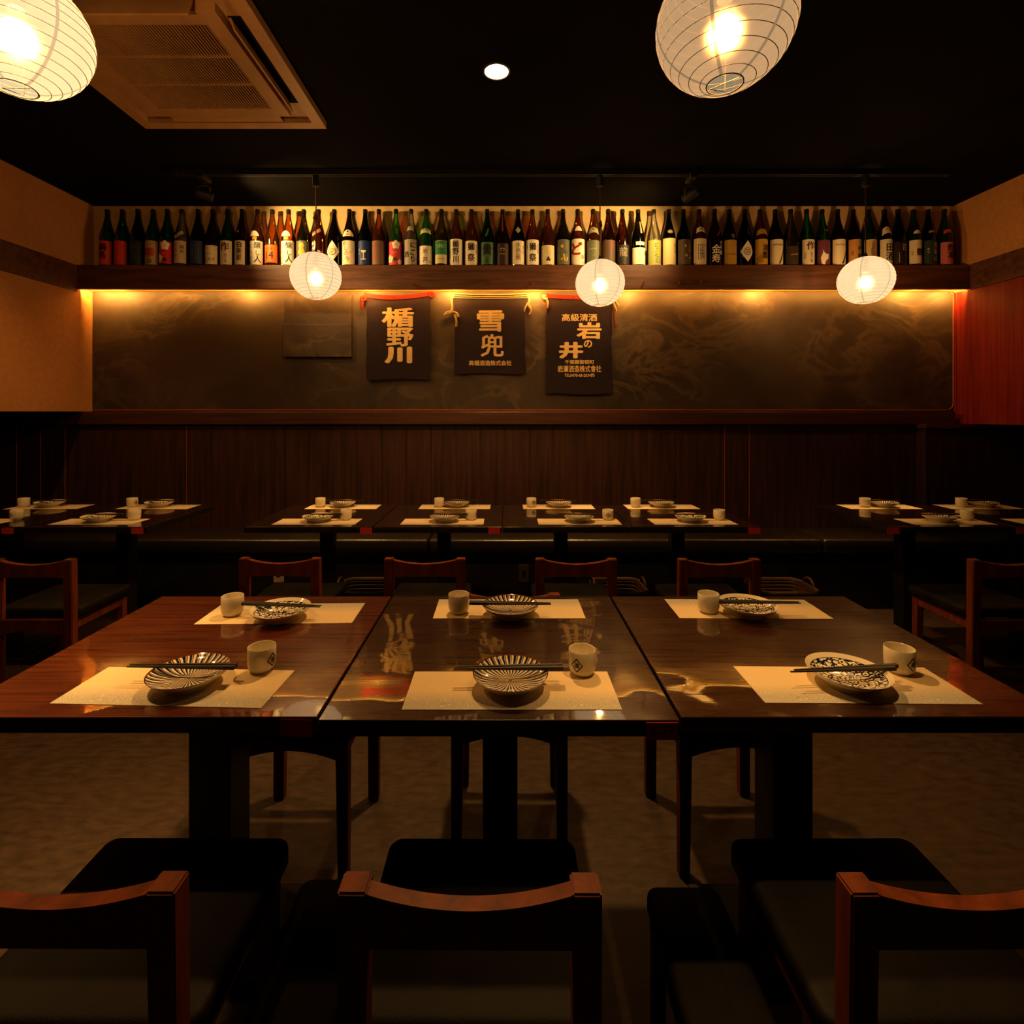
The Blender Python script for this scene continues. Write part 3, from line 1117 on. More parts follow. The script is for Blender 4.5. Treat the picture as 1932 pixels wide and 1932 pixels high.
def make_chair():
    t = thing('dining_chair', 'x', 'chair', group='low-backed dining chairs')
    hw, pt = 0.1735, 0.039
    rear, frontl = -0.180, 0.160
    # posts that rise from the rear legs
    for s in (-1, 1):
        a0, a1 = (s * hw, s * (hw - pt))
        x0, x1 = min(a0, a1), max(a0, a1)
        b = box(x0, x1, rear, rear + 0.036, 0, 0.651)
        for v in b.verts:
            if v.co.z < 0.1:
                v.co.x = (v.co.x - s * hw) * 0.85 + s * hw
                v.co.y += 0.012 if v.co.y < rear + 0.01 else 0.006
        bmesh.ops.bevel(b, geom=b.edges[:], offset=0.0028, segments=2, affect='EDGES')
        obj('rear_leg', b, M_CHAIR, t)
        x0, x1 = (s * 0.166, s * 0.131)
        b = box(min(x0, x1), max(x0, x1), frontl - 0.034, frontl, 0, 0.394)
        for v in b.verts:
            if v.co.z < 0.1:
                v.co.x = (v.co.x - s * 0.166) * 0.8 + s * 0.166
                v.co.y = (v.co.y - frontl) * 0.8 + frontl
        bmesh.ops.bevel(b, geom=b.edges[:], offset=0.002, segments=1, affect='EDGES')
        obj('front_leg', b, M_CHAIR, t)
        obj('side_rail', box(min(s * 0.163, s * 0.143), max(s * 0.163, s * 0.143), rear + 0.036, frontl - 0.034, 0.345, 0.394, bev=0.002, seg=1), M_CHAIR, t)
    wi = hw - pt
    b = prism(rail_profile(wi, 0.646, 0.629, 0.574, 0.578), rear + 0.004, rear + 0.026)
    bow(b, wi, 0.004)
    bmesh.ops.bevel(b, geom=[e for e in b.edges if abs(e.verts[0].co.y - e.verts[1].co.y) < 1e-4 and abs(e.calc_length()) < 0.05], offset=0.002, segments=1, affect='EDGES')
    obj('top_rail', b, M_CHAIR, t)
    obj('rear_apron', prism(rail_profile(wi, 0.392, 0.392, 0.328, 0.350), rear + 0.006, rear + 0.026), M_CHAIR, t)
    obj('front_apron', prism(rail_profile(0.131, 0.392, 0.392, 0.330, 0.355), frontl - 0.026, frontl - 0.006), M_CHAIR, t)
    obj('seat', cushion(-0.182, 0.182, rear + 0.037, frontl + 0.018, 0.026, 0.394, 0.436, 0.013), M_LEATHER, t, smooth=True)
    return t


CH = [  # back face x centre, back face y, turn, label
    (-0.605, 0.679, 0.0, 'red-brown low-backed chair in the near left corner, cut by the picture edge'),
    (-0.045, 0.677, 0.0, 'red-brown low-backed chair nearest the viewer at the middle front table'),
    (0.625, 0.678, 0.0, 'red-brown low-backed chair in the near right corner, cut by the picture edge'),
    (-0.590, 1.750, PI, 'dark chair tucked in on the wall side of the left front table'),
    (0.015, 1.815, PI, 'chair whose top rail just shows behind the far plate of the middle front table'),
    (0.645, 1.765, PI, 'dark chair tucked in on the wall side of the right front table'),
    (-2.010, 2.20, 0.0, 'red-brown chair at the left picture edge before the inner left back-row table'),
    (-0.965, 2.22, 0.0, 'red-brown chair at the first middle back-row table'),
    (-0.342, 2.215, 0.0, 'red-brown chair at the second middle back-row table'),
    (0.308, 2.21, 0.0, 'red-brown chair at the third middle back-row table'),
    (0.917, 2.205, 0.0, 'red-brown chair at the fourth middle back-row table'),
    (2.157, 2.20, 0.0, 'red-brown chair at the right picture edge before the inner right back-row table'),
]
proto = make_chair()
for i, (x, yb, rz, lab) in enumerate(CH):
    c = proto if i == 0 else copy_tree(proto)
    c.location = (x, yb + (0.180 if rz == 0 else -0.180), 0)
    c.rotation_euler = (0, 0, rz + random.uniform(-0.012, 0.012))
    c['label'] = lab

# narrow low stools pushed in between the near chairs
for lab, x0, x1, y0, y1 in (('low dark padded stool under the table between the left and middle near chairs', -0.425, -0.258, 0.76, 1.096),
                            ('low dark padded stool under the table between the middle and right near chairs', 0.290, 0.440, 0.74, 1.078)):
    cx, cy = (x0 + x1) / 2, (y0 + y1) / 2
    hx, hy = (x1 - x0) / 2, (y1 - y0) / 2
    t = thing('low_stool', lab, 'stool', (cx, cy, 0), group='low padded stools')
    obj('cushion', cushion(-hx, hx, -hy, hy, 0.024, 0.262, 0.30, 0.012), M_LEATHER, t, smooth=True)
    obj('frame', box(-hx + 0.008, hx - 0.008, -hy + 0.008, hy - 0.008, 0.215, 0.262, bev=0.002), M_DARK_WOOD, t)
    for sx in (-1, 1):
        for sy in (-1, 1):
            xx, yy = sx * (hx - 0.022), sy * (hy - 0.022)
            obj('leg', box(xx - 0.013, xx + 0.013, yy - 0.013, yy + 0.013, 0, 0.215, bev=0.002, seg=1), M_DARK_WOOD, t)

# wicker baskets on the floor before the bench
for lab, bx, bw in (('brown wicker basket on the floor behind the first middle back-row chair', -0.86, 0.30),
                    ('brown wicker basket on the floor between the third and fourth middle back-row chairs', 0.70, 0.30),
                    ('brown wicker basket on the floor right of the fourth middle back-row chair', 1.70, 0.34)):
    t = thing('wicker_basket', lab, 'basket', (bx, 3.205, 0), group='wicker baskets under the back row')
    bm = bmesh.new()
    w, d = bw / 2, 0.13
    for k in range(9):
        q = 0.86 + 0.14 * k / 8
        zz = 0.012 + 0.022 * k
        tube([(a * q, b * q, zz) for a, b in rrect(-w, w, -d, d, 0.06, 4)], 0.0115, 6, bm, closed=True)
    join(bm, slab(rrect(-w * .85, w * .85, -d * .85, d * .85, 0.05, 4), 0.004, 0.012))
    obj('basket_body', bm, M_WICKER, t, smooth=True)
    obj('rim', tube([(a * 1.03, b * 1.03, 0.205) for a, b in rrect(-w, w, -d, d, 0.06, 4)], 0.013, 8, closed=True), M_WICKER, t, smooth=True)
    for s in (-1, 1):
        obj('handle', tube([(s * (w * 1.03), 0.055 * math.cos(q), 0.21 + 0.045 * math.sin(q)) for q in [PI * k / 8 for k in range(9)]], 0.007, 6), M_WICKER, t, smooth=True)


# ------------------------------------------------------------------ paper lanterns
def lantern(label, c, R, q, kind, cord_top, rings, adapter, group, twist=0.0):
    """round washi lantern; c = centre of the globe"""
    t = thing('paper_lantern', label, 'lantern', c, twist, group)
    zt, zb = 0.985, -0.965                      # where the openings cut the globe (fraction of the half height)
    b = R * q

    def rad(z):
        return R * math.sqrt(max(0.0, 1 - (z / b) ** 2))
    prof = []
    sub = 4
    for i in range(rings * sub + 1):
        # rings evenly spread along the meridian
        a = math.asin(zb) + (math.asin(zt) - math.asin(zb)) * i / (rings * sub)
        z = b * math.sin(a)
        bulge = 1.0 + 0.010 * math.sin(PI * (i % sub) / sub)
        prof.append((rad(z) * bulge, z))
    obj('paper_shade', lathe(prof, 48), paper_mat('lantern_paper', E_LANTERN[kind]), t, smooth=True)
    # one spiral of wire
    path = []
    steps = rings * 40
    for k in range(steps + 1):
        a = math.asin(zb) + (math.asin(zt) - math.asin(zb)) * k / steps
        z = b * math.sin(a)
        r = rad(z) + 0.0006
        path.append((r * math.cos(2 * PI * k / 40), r * math.sin(2 * PI * k / 40), z))
    obj('spiral_wire', tube(path, 0.0007 if R > 0.145 else 0.0008, 4), M_WIRE, t, smooth=True)
    # pasted seams of the paper, where two gores overlap
    bm = bmesh.new()
    for s in range(6):
        a0 = 2 * PI * s / 6 + 0.3
        prev = None
        for i in range(0, rings * 2 + 1):
            a = math.asin(zb) + (math.asin(zt) - math.asin(zb)) * i / (rings * 2)
            z = b * math.sin(a)
            r = rad(z) * 1.012 + 0.0003
            h = 0.0032 / max(r, 0.02)
            cur = [bm.verts.new((r * math.cos(a0 + e * h), r * math.sin(a0 + e * h), z)) for e in (-1, 1)]
            if prev:
                bm.faces.new((prev[0], prev[1], cur[1], cur[0]))
            prev = cur
    obj('paper_seam', bm, paper_mat('lantern_seam', E_LANTERN[kind] * 0.78, 0.8), t, smooth=True)
    rb, rt = rad(b * zb), rad(b * zt)
    bm = tube([(rb * math.cos(2 * PI * k / 32), rb * math.sin(2 * PI * k / 32), b * zb) for k in range(32)], 0.0013, 6, closed=True)
    obj('bottom_ring', bm, M_WIRE, t, smooth=True)
    bm = tube([(rt * math.cos(2 * PI * k / 32), rt * math.sin(2 * PI * k / 32), b * zt) for k in range(32)], 0.0013, 6, closed=True)
    tube([(-rt, 0, b * zt), (0, 0, b * zt + 0.004), (rt, 0, b * zt)], 0.0012, 5, bm)
    tube([(0, 0.008, b * zt), (0.004, 0.02, 0), (0.002, 0.03, b * zb + 0.002), (-rb * 0.8, 0.01, b * zb + 0.001), (rb * 0.75, -0.012, b * zb + 0.001)], 0.0011, 5, bm)
    obj('frame_wire', bm, M_WIRE, t, smooth=True)
    # holder and bulb
    obj('bulb_holder', lathe([(0, 0.05), (0.015, 0.05), (0.017, 0.08), (0.012, b * zt + 0.01), (0.004, b * zt + 0.03), (0, b * zt + 0.03)], 16), M_IRON, t, smooth=True)
    bulb_z = -0.012
    bm = bmesh.new()
    lathe([(0, bulb_z - 0.032), (0.018, bulb_z - 0.026), (0.029, bulb_z - 0.008), (0.030, bulb_z + 0.006), (0.02, bulb_z + 0.032), (0.013, 0.05), (0, 0.05)], 20, bm)
    obj('bulb', bm, bulb_mat(), t, smooth=True)
    lp = point('filament_light', (0, 0, bulb_z), P_BULB[kind], WARM, 0.02)
    lp.parent = t
    top = cord_top - c[2]
    obj('cord', tube([(0, 0, b * zt + 0.02), (0.001, 0, (top + b) / 2), (0, 0, top)], 0.0032, 6), M_CORD, t, smooth=True)
    if adapter:
        obj('track_adapter', box(-0.018, 0.018, -0.016, 0.016, top - 0.005, top + 0.062, bev=0.004), M_IRON, t)
        # cord grip just above the globe
        bm = bmesh.new()
        tube([(0.0, 0, b + 0.19), (0.012, -0.004, b + 0.21), (0.0, -0.006, b + 0.235), (-0.014, 0.0, b + 0.215), (0.0, 0.004, b + 0.185)], 0.006, 6, bm)
        obj('cord_knot', bm, M_CORD, t, smooth=True)
    else:
        obj('ceiling_rose', lathe([(0, top), (0.04, top), (0.045, top - 0.02), (0.02, top - 0.035), (0, top - 0.035)], 20), M_IRON, t, smooth=True)
    return t


YT = 3.187
TRACK_Z = 2.728
G1 = 'round paper lanterns on the ceiling track'
lantern('small round paper lantern hanging left before the shelf, over the service hatch', at(596, 521, YT), 0.150, 0.955, 'far', 2.665, 17, True, G1, 0.2)
lantern('small round paper lantern hanging before the shelf above the right-hand banner', at(1132, 534, YT), 0.148, 0.965, 'far', 2.665, 17, True, G1, 0.9)
lantern('small round paper lantern hanging before the right end of the shelf', at(1633, 529, YT), 0.150, 0.955, 'far', 2.665, 17, True, G1, 0.5)
lantern('large bright paper lantern cut by the upper left picture corner', (-1.09, 1.16, 2.13), 0.140, 0.95, 'front_left', ROOM_H, 17, False, None, 0.4)
lantern('large dim paper lantern cut by the upper picture edge above the right table', (0.445, 1.05, 2.062), 0.1335, 0.93, 'front_right', ROOM_H, 15, False, None, -0.35)

# ------------------------------------------------------------------ ceiling: track, spots, downlight, air conditioner
tr = thing('lighting_track', 'long black lighting track on the ceiling before the bottle shelf', 'track', (0.35, YT, TRACK_Z))
x0, x1 = (350 - VX) * YT / F_PX - 0.35, (1790 - VX) * YT / F_PX - 0.35
obj('rail', box(x0, x1, -0.017, 0.017, 0.0, 0.0365, bev=0.002), M_IRON, tr)
obj('slot', box(x0 + 0.03, x1 - 0.03, -0.006, 0.006, -0.0006, 0.0002), M_GRILLEDARK, tr)
obj('end_feed', box(x0 - 0.07, x0, -0.022, 0.022, 0.0, 0.0365, bev=0.003), M_IRON, tr)


def track_spot(label, X, aim, watts):
    t = thing('track_spotlight', label, 'spotlight', (X, YT, TRACK_Z), 0.0, 'black track spotlights')
    obj('adapter', box(-0.02, 0.02, -0.05, 0.05, -0.03, 0.0, bev=0.004), M_IRON, t)
    obj('stem', tube([(0, 0, -0.03), (0, 0, -0.062)], 0.008, 10), M_IRON, t, smooth=True)
    head = Vector((0, 0, -0.115))
    d = (Vector(aim) - Vector((X, YT, TRACK_Z)) - head).normalized()
    q = d.to_track_quat('-Z', 'Y')
    bm = tube([(-0.036, 0, -0.125), (-0.036, 0, -0.075), (-0.02, 0, -0.062), (0.02, 0, -0.062), (0.036, 0, -0.075), (0.036, 0, -0.125)], 0.0045, 6)
    obj('yoke', bm, flat(rgb(80, 64, 54), 0.35, 0.5), t, smooth=True)
    h = lathe([(0, 0.045), (0.020, 0.045), (0.028, 0.025), (0.030, -0.050), (0.027, -0.050), (0.025, -0.02), (0, -0.02)], 24)
    o = obj('lamp_head', h, M_IRON, t, loc=head, smooth=True)
    o.rotation_euler = q.to_euler()
    g = obj('lamp_lens', lathe([(0, -0.022), (0.024, -0.022), (0.024, -0.024), (0, -0.026)], 20), emit_mat('spot_glow', (1.0, 0.62, 0.28), 12.0), o, smooth=True)
    l = spot('spot_beam', (0, 0, -0.056), watts, 120, 1.0, (1.0, 0.60, 0.20), 0.02)
    l.parent = o
    return t


track_spot('black track spotlight on the ceiling track above the bottles right of the middle', (1304 - VX) * YT / F_PX, (0.70, 3.72, 2.42), P_TRACK * 0.6)
track_spot('black track spotlight at the left end of the ceiling track', (385 - VX) * YT / F_PX, (-0.95, 3.72, 2.45), P_TRACK)

M_DOWN = emit_mat('downlight_glow', (1.0, 0.72, 0.42), 24.0)
M_DRING = flat(rgb(70, 60, 50), 0.4)


def downlight(label, x, y, watts):
    dl = thing('downlight', label, 'downlight', (x, y, ROOM_H), 0.0, 'recessed downlights')
    obj('trim_ring', lathe([(0.050, 0.001), (0.060, 0.0), (0.060, -0.004), (0.052, -0.006), (0.050, 0.001)], 40), M_DRING, dl, smooth=True)
    obj('lamp_glass', lathe([(0, -0.004), (0.03, -0.0035), (0.052, -0.002), (0.052, 0.0), (0, 0.0)], 32), M_DOWN, dl, smooth=True)
    spot('downlight_beam', (x, y, ROOM_H - 0.03), watts, 118, 0.6, WARM, 0.045)


downlight('lit round recessed downlight in the black ceiling', -0.035, 2.262, P_DOWN)
# the next lamp of the row, over the left end of the back tables
downlight('lit recessed downlight in the ceiling beyond the left picture edge', -2.36, 2.262, 0.33 * P_DOWN)

# ceiling cassette air conditioner
A = thing('air_conditioner', 'square ceiling air conditioner cassette with slotted grille and open side louvre', 'air conditioner', (-1.375, 2.20, ROOM_H))
hw = 0.463
Y0c, Y1c = -0.475, 0.462


def frame_bm(x0, x1, y0, y1, ix0, ix1, iy0, iy1, z0, z1, bev=0.0):
    bm = bmesh.new()
    o = [(x0, y0), (x1, y0), (x1, y1), (x0, y1)]
    i = [(ix0, iy0), (ix1, iy0), (ix1, iy1), (ix0, iy1)]
    V = {}
    for nm, q in (('o', o), ('i', i)):
        for zz in (z0, z1):
            V[nm, zz] = [bm.verts.new((a, b, zz)) for a, b in q]
    for k in range(4):
        k2 = (k + 1) % 4
        for zz in (z0, z1):
            bm.faces.new((V['o', zz][k], V['o', zz][k2], V['i', zz][k2], V['i', zz][k]))
        bm.faces.new((V['o', z0][k], V['o', z0][k2], V['o', z1][k2], V['o', z1][k]))
        bm.faces.new((V['i', z0][k], V['i', z0][k2], V['i', z1][k2], V['i', z1][k]))
    if bev:
        bmesh.ops.bevel(bm, geom=bm.edges[:], offset=bev, segments=1, affect='EDGES')
    return bm


Zb = -0.035
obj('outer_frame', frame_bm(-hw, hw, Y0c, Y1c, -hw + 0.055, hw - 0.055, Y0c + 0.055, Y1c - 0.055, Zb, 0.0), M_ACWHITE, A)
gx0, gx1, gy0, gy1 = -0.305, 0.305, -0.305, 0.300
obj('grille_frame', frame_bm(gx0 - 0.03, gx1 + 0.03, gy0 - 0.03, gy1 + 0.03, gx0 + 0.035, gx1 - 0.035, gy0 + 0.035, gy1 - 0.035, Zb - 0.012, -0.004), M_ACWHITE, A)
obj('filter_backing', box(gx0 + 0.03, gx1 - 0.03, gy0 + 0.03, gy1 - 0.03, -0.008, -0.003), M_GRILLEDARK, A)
bm = bmesh.new()
n = 44
for k in range(n):
    xx = gx0 + 0.035 + (gx1 - gx0 - 0.07) * (k + 0.5) / n
    box(xx - 0.0024, xx + 0.0024, gy0 + 0.035, gy1 - 0.035, Zb - 0.010, Zb - 0.004, bm=bm)
o = obj('grille_slats', bm, M_ACWHITE, A)
o['kind'] = 'stuff'
for k in (1, 2):
    yy = gy0 + 0.035 + (gy1 - gy0 - 0.07) * k / 3
    obj('cross_bar', box(gx0 + 0.035, gx1 - 0.035, yy - 0.004, yy + 0.004, Zb - 0.0115, Zb + 0.006), M_ACWHITE, A)
# inner channel between frame and grille, with the four air outlets
ch = frame_bm(-hw + 0.054, hw - 0.054, Y0c + 0.054, Y1c - 0.054, gx0 - 0.028, gx1 + 0.028, gy0 - 0.028, gy1 + 0.028, -0.014, -0.006)
obj('channel_panel', ch, M_ACWHITE, A)
for nm, x0, x1, y0, y1 in (('r', gx1 + 0.040, hw - 0.060, -0.27, 0.27), ('f', -0.27, 0.27, gy1 + 0.040, Y1c - 0.062), ('n', -0.27, 0.27, Y0c + 0.062, gy0 - 0.040), ('l', -hw + 0.06, gx0 - 0.040, -0.27, 0.27)):
    obj('air_outlet', box(x0, x1, y0, y1, -0.0165, -0.0135), M_GRILLEDARK, A)
    w = min(x1 - x0, y1 - y0)
    if nm in 'rl':
        s = 1 if nm == 'r' else -1
        open_ = 0.9 if nm == 'r' else 0.0
        q = box(-0.004, 0.004, -0.265, 0.265, -w + 0.004, 0.0, bev=0.0015) if open_ else box(x0, x1, y0, y1, -0.034, -0.028, bev=0.0015)
        o = obj('louvre', q, M_ACWHITE, A)
        if open_:
            o.location = (x0 + 0.006, 0, -0.014)
            o.rotation_euler = (0, -0.35, 0)
    elif nm == 'n':
        o = obj('louvre', box(-0.265, 0.265, -0.004, 0.004, -w - 0.012, 0.0, bev=0.002), M_ACWHITE, A)
        o.location = (0, y1 - 0.004, -0.016)
        o.rotation_euler = (-0.35, 0, 0)
    else:
        obj('louvre', box(x0, x1, y0 + 0.002, y1 - 0.002, -0.036, -0.030, bev=0.0015), M_ACWHITE, A)


# ------------------------------------------------------------------ hanging sake-brewery aprons
def wavy(x, z, seed, amp):
    return amp * (math.sin(9 * x + 5 * z + seed) + 0.6 * math.sin(17 * x - 11 * z + 2 * seed) + 0.5 * math.sin(6 * z + seed))


def soften(p, n=2):
    for _ in range(n):
        q = [p[0]]
        for a, b in zip(p, p[1:]):
            q.append(tuple(a[i] * 0.75 + b[i] * 0.25 for i in range(3)))
            q.append(tuple(a[i] * 0.25 + b[i] * 0.75 for i in range(3)))
        q.append(p[-1])
        p = q
    return p


def banner(label, px0, px1, py0, py1, band, glyphs, lines, seed, amp, knots, band_strip):
    Y = 3.722
    p = at((px0 + px1) / 2, (py0 + py1) / 2, Y)
    t = thing('hanging_apron', label, 'banner', p, 0.0, 'indigo brewery aprons')
    s = Y / F_PX
    hw_, hh = (px1 - px0) / 2 * s, (py1 - py0) / 2 * s

    def f(u, v):
        k = min(1.0, max(0.0, (hh - v) / 0.12))
        return -0.004 + min(0.004, wavy(u, v, seed, amp)) * k - 0.002

    bm = bmesh.new()
    nx, nz = 26, 30
    G = []
    for j in range(nz + 1):
        row = []
        v = -hh + 2 * hh * j / nz
        for i in range(nx + 1):
            u = -hw_ + 2 * hw_ * i / nx
            pinch = 1.0 - 0.02 * math.sin(PI * j / nz) + 0.010 * math.sin(3 * v * 10 + seed)
            row.append((u * pinch, v + 0.004 * math.sin(u * 14 + seed) * (1 - j / nz), u, v))
        G.append(row)
    fr = [[bm.verts.new((a, f(u, v), b)) for a, b, u, v in row] for row in G]
    bk = [[bm.verts.new((a, f(u, v) + 0.003, b)) for a, b, u, v in row] for row in G]
    for j in range(nz):
        for i in range(nx):
            bm.faces.new((fr[j][i], fr[j][i + 1], fr[j + 1][i + 1], fr[j + 1][i]))
            bm.faces.new((bk[j][i], bk[j + 1][i], bk[j + 1][i + 1], bk[j][i + 1]))
    for j in range(nz):
        bm.faces.new((fr[j][0], fr[j + 1][0], bk[j + 1][0], bk[j][0]))
        bm.faces.new((fr[j][nx], bk[j][nx], bk[j + 1][nx], fr[j + 1][nx]))
    for i in range(nx):
        bm.faces.new((fr[0][i], bk[0][i], bk[0][i + 1], fr[0][i + 1]))
        bm.faces.new((fr[nz][i], fr[nz][i + 1], bk[nz][i + 1], bk[nz][i]))
    cloth = obj('cloth', bm, M_CLOTH, t, smooth=True)
    bm = bmesh.new()
    for ch_, cx, cy, w, h, bold in glyphs:
        put_glyph(bm, ch_, (cx - (px0 + px1) / 2) * s, ((py0 + py1) / 2 - cy) * s, w * s, h * s, bold, fit=True)
    for st, cx, cy, w, h in lines:
        vs, fs, bb = glyph(st)
        sy = h * s / (bb[3] - bb[2])
        put_line(bm, st, (cx - (px0 + px1) / 2) * s, ((py0 + py1) / 2 - cy) * s, sy, width=w * s, bold=0.03)
    for k in range(-12, 13):
        bmesh.ops.bisect_plane(bm, geom=bm.verts[:] + bm.edges[:] + bm.faces[:], plane_co=(k * 0.02, 0, 0), plane_no=(1, 0, 0), dist=1e-6)
    for k in range(-16, 17):
        bmesh.ops.bisect_plane(bm, geom=bm.verts[:] + bm.edges[:] + bm.faces[:], plane_co=(0, k * 0.02, 0), plane_no=(0, 1, 0), dist=1e-6)
    for v in bm.verts:
        u, w = v.co.x, v.co.y
        v.co = Vector((u, f(u, w) - 0.0018 - v.co.z, w))
    obj('lettering', bm, M_PRINT, cloth)
    # waistband and its tied ends
    bmat = M_REDBAND if band == 'red' else M_CREAMBAND
    for path, r, m in band_strip:
        w = [((a - (px0 + px1) / 2) * s, -0.011, ((py0 + py1) / 2 - b) * s) for a, b in path]
        w = soften(w)
        if r > 2.5:        # flat tape
            bm = bmesh.new()
            prev = None
            h = r * s
            for a in w:
                cur = [bm.verts.new((a[0], a[1] + e, a[2] + g * h)) for e, g in ((-0.002, -1), (0.003, -1), (0.003, 1), (-0.002, 1))]
                if prev:
                    for i in range(4):
                        bm.faces.new((prev[i], prev[(i + 1) % 4], cur[(i + 1) % 4], cur[i]))
                else:
                    bm.faces.new(cur)
                prev = cur
            bm.faces.new(prev[::-1])
            obj('waistband', bm, m or bmat, t)
        else:
            obj('waistband', tube(w, r * s * 0.75, 6), m or bmat, t, smooth=True)
    for path, r, m in knots:
        w = [((a - (px0 + px1) / 2) * s, -0.013 - 0.004 * (i % 2), ((py0 + py1) / 2 - b) * s) for i, (a, b) in enumerate(path)]
        obj('tie', tube(soften(w), r * s * 0.72, 7), m or bmat, t, smooth=True)


banner('dark indigo apron banner with red band and three large cream characters', 691, 812, 558, 716, 'red',
       [('楯', 751, 599, 57, 35, 0.05), ('野', 755, 636, 48, 34, 0.05), ('川', 752, 670, 46, 29, 0.09)], [], 1.0, 0.0014,
       [([(688, 560), (682, 563), (685, 570), (692, 566), (688, 560)], 4.0, None), ([(686, 568), (684, 576), (685, 584)], 4.0, None),
        ([(810, 556), (816, 552), (820, 557), (815, 562), (811, 558)], 3.6, None)],
       [([(688, 557), (720, 562), (752, 562), (785, 559), (812, 555)], 4.2, None)])
banner('dark wrinkled apron banner with striped cream cord and two large cream characters', 857, 992, 559, 705, 'cream',
       [('雪', 925.5, 606, 48, 38, 0.045), ('兜', 928.7, 652, 42, 41, 0.035)], [('高橋酒造株式会社', 925, 685, 80, 9.5)], 2.4, 0.0030,
       [([(856, 556), (852, 568), (854, 580), (852, 590)], 3.0, None), ([(852, 588), (842, 590), (838, 596), (846, 592), (854, 590)], 2.6, None),
        ([(854, 588), (864, 592), (866, 600), (860, 594)], 2.4, None), ([(858, 594), (862, 606), (861, 617)], 2.8, None),
        ([(995, 556), (999, 566), (996, 576), (1001, 584)], 2.8, None), ([(996, 572), (990, 582), (989, 588)], 2.2, None), ([(999, 576), (1003, 588), (998, 594)], 2.4, None)],
       [([(853, 555), (925, 557), (996, 555)], 1.6, None), ([(853, 559), (925, 561), (996, 559)], 1.6, None), ([(853, 562.5), (925, 564), (996, 562.5)], 1.2, None)])
banner('dark indigo apron banner with red band and many lines of cream lettering', 1030, 1155, 561, 743, 'red',
       [('岩', 1111, 624, 44, 30, 0.06), ('の', 1109, 649, 15, 14, 0.05), ('井', 1077, 661, 41, 29, 0.08)],
       [('高級清酒', 1093, 599.5, 66, 13.5), ('千葉縣御宿町', 1093, 683, 55, 8), ('岩瀬酒造株式會社', 1093, 696, 82, 12.5), ('TEL0470-68-2034㈹', 1093, 708, 56, 7)], 4.1, 0.0012,
       [([(1030, 560), (1024, 558), (1026, 565), (1033, 564)], 3.4, M_CREAMBAND), ([(1031, 564), (1034, 574), (1032, 582)], 2.8, M_CREAMBAND), ([(1030, 566), (1031, 578), (1031, 589)], 1.8, None),
        ([(1155, 564), (1161, 570), (1166, 578)], 3.0, M_CREAMBAND), ([(1157, 572), (1160, 582), (1162, 588)], 2.6, M_CREAMBAND), ([(1158, 588), (1157, 604), (1160, 619)], 2.2, None)],
       [([(1030, 559), (1062, 561), (1095, 562), (1128, 562), (1156, 561)], 4.0, None)])

# ------------------------------------------------------------------ the row of sake bottles
BH = 0.410
BPROF = [(0, 0.006), (0.036, 0.002), (0.047, 0.0), (0.0515, 0.004), (0.0525, 0.010), (0.0525, 0.190), (0.0520, 0.206), (0.0500, 0.222), (0.0462, 0.240), (0.0410, 0.260),
         (0.0350, 0.281), (0.0292, 0.302), (0.0240, 0.323), (0.0198, 0.344), (0.0172, 0.362), (0.0160, 0.378), (0.0152, 0.392), (0.0166, 0.394), (0.0166, 0.400), (0.0150, 0.402), (0, 0.402)]
bottle_me = {}


def brad(z):
    P = BPROF[4:-2]
    if z <= P[0][1]:
        return P[0][0]
    for (r0, z0), (r1, z1) in zip(P, P[1:]):
        if z0 <= z <= z1:
            return r0 + (r1 - r0) * (z - z0) / max(1e-6, z1 - z0)
    return P[-1][0]


INK = rgb(24, 20, 18)
CREAM = rgb(238, 226, 196)
WHITE = rgb(244, 238, 220)
GOLD = rgb(206, 160, 60)
RED = rgb(196, 34, 22)


class Pr:
    """print on a label: collects flat marks by colour"""
    def __init__(self):
        self.bm = bmesh.new()
        self.m = []

    def mi(self, c):
        k = tuple(round(x, 4) for x in c)
        if k not in self.m:
            self.m.append(k)
        return self.m.index(k)


def shape_bm(kind, u, v, w, h, rot=0.0):
    bm = bmesh.new()
    if kind == 'rect':
        put_rect(bm, u, v, w, h, rot)
    elif kind == 'diamond':
        put_poly(bm, [(u, v - h / 2), (u + w / 2, v), (u, v + h / 2), (u - w / 2, v)])
    elif kind == 'oval':
        put_disc(bm, u, v, w / 2, ry=h / 2)
    elif kind == 'fan':
        pts = [(u + w / 2 * math.cos(a), v - h * 0.3 + h * 0.8 * math.sin(a)) for a in [PI * k / 12 for k in range(13)]]
        put_poly(bm, pts)
    elif kind == 'arch':
        top = [(u - w / 2 + w * k / 12, v + h / 2 - h * 0.35 * (2 * k / 12 - 1) ** 2) for k in range(13)]
        bot = [(u + w / 2 - w * k / 12, v - h / 2 - h * 0.35 * (2 * k / 12 - 1) ** 2) for k in range(13)]
        put_poly(bm, top + bot)
    return bm


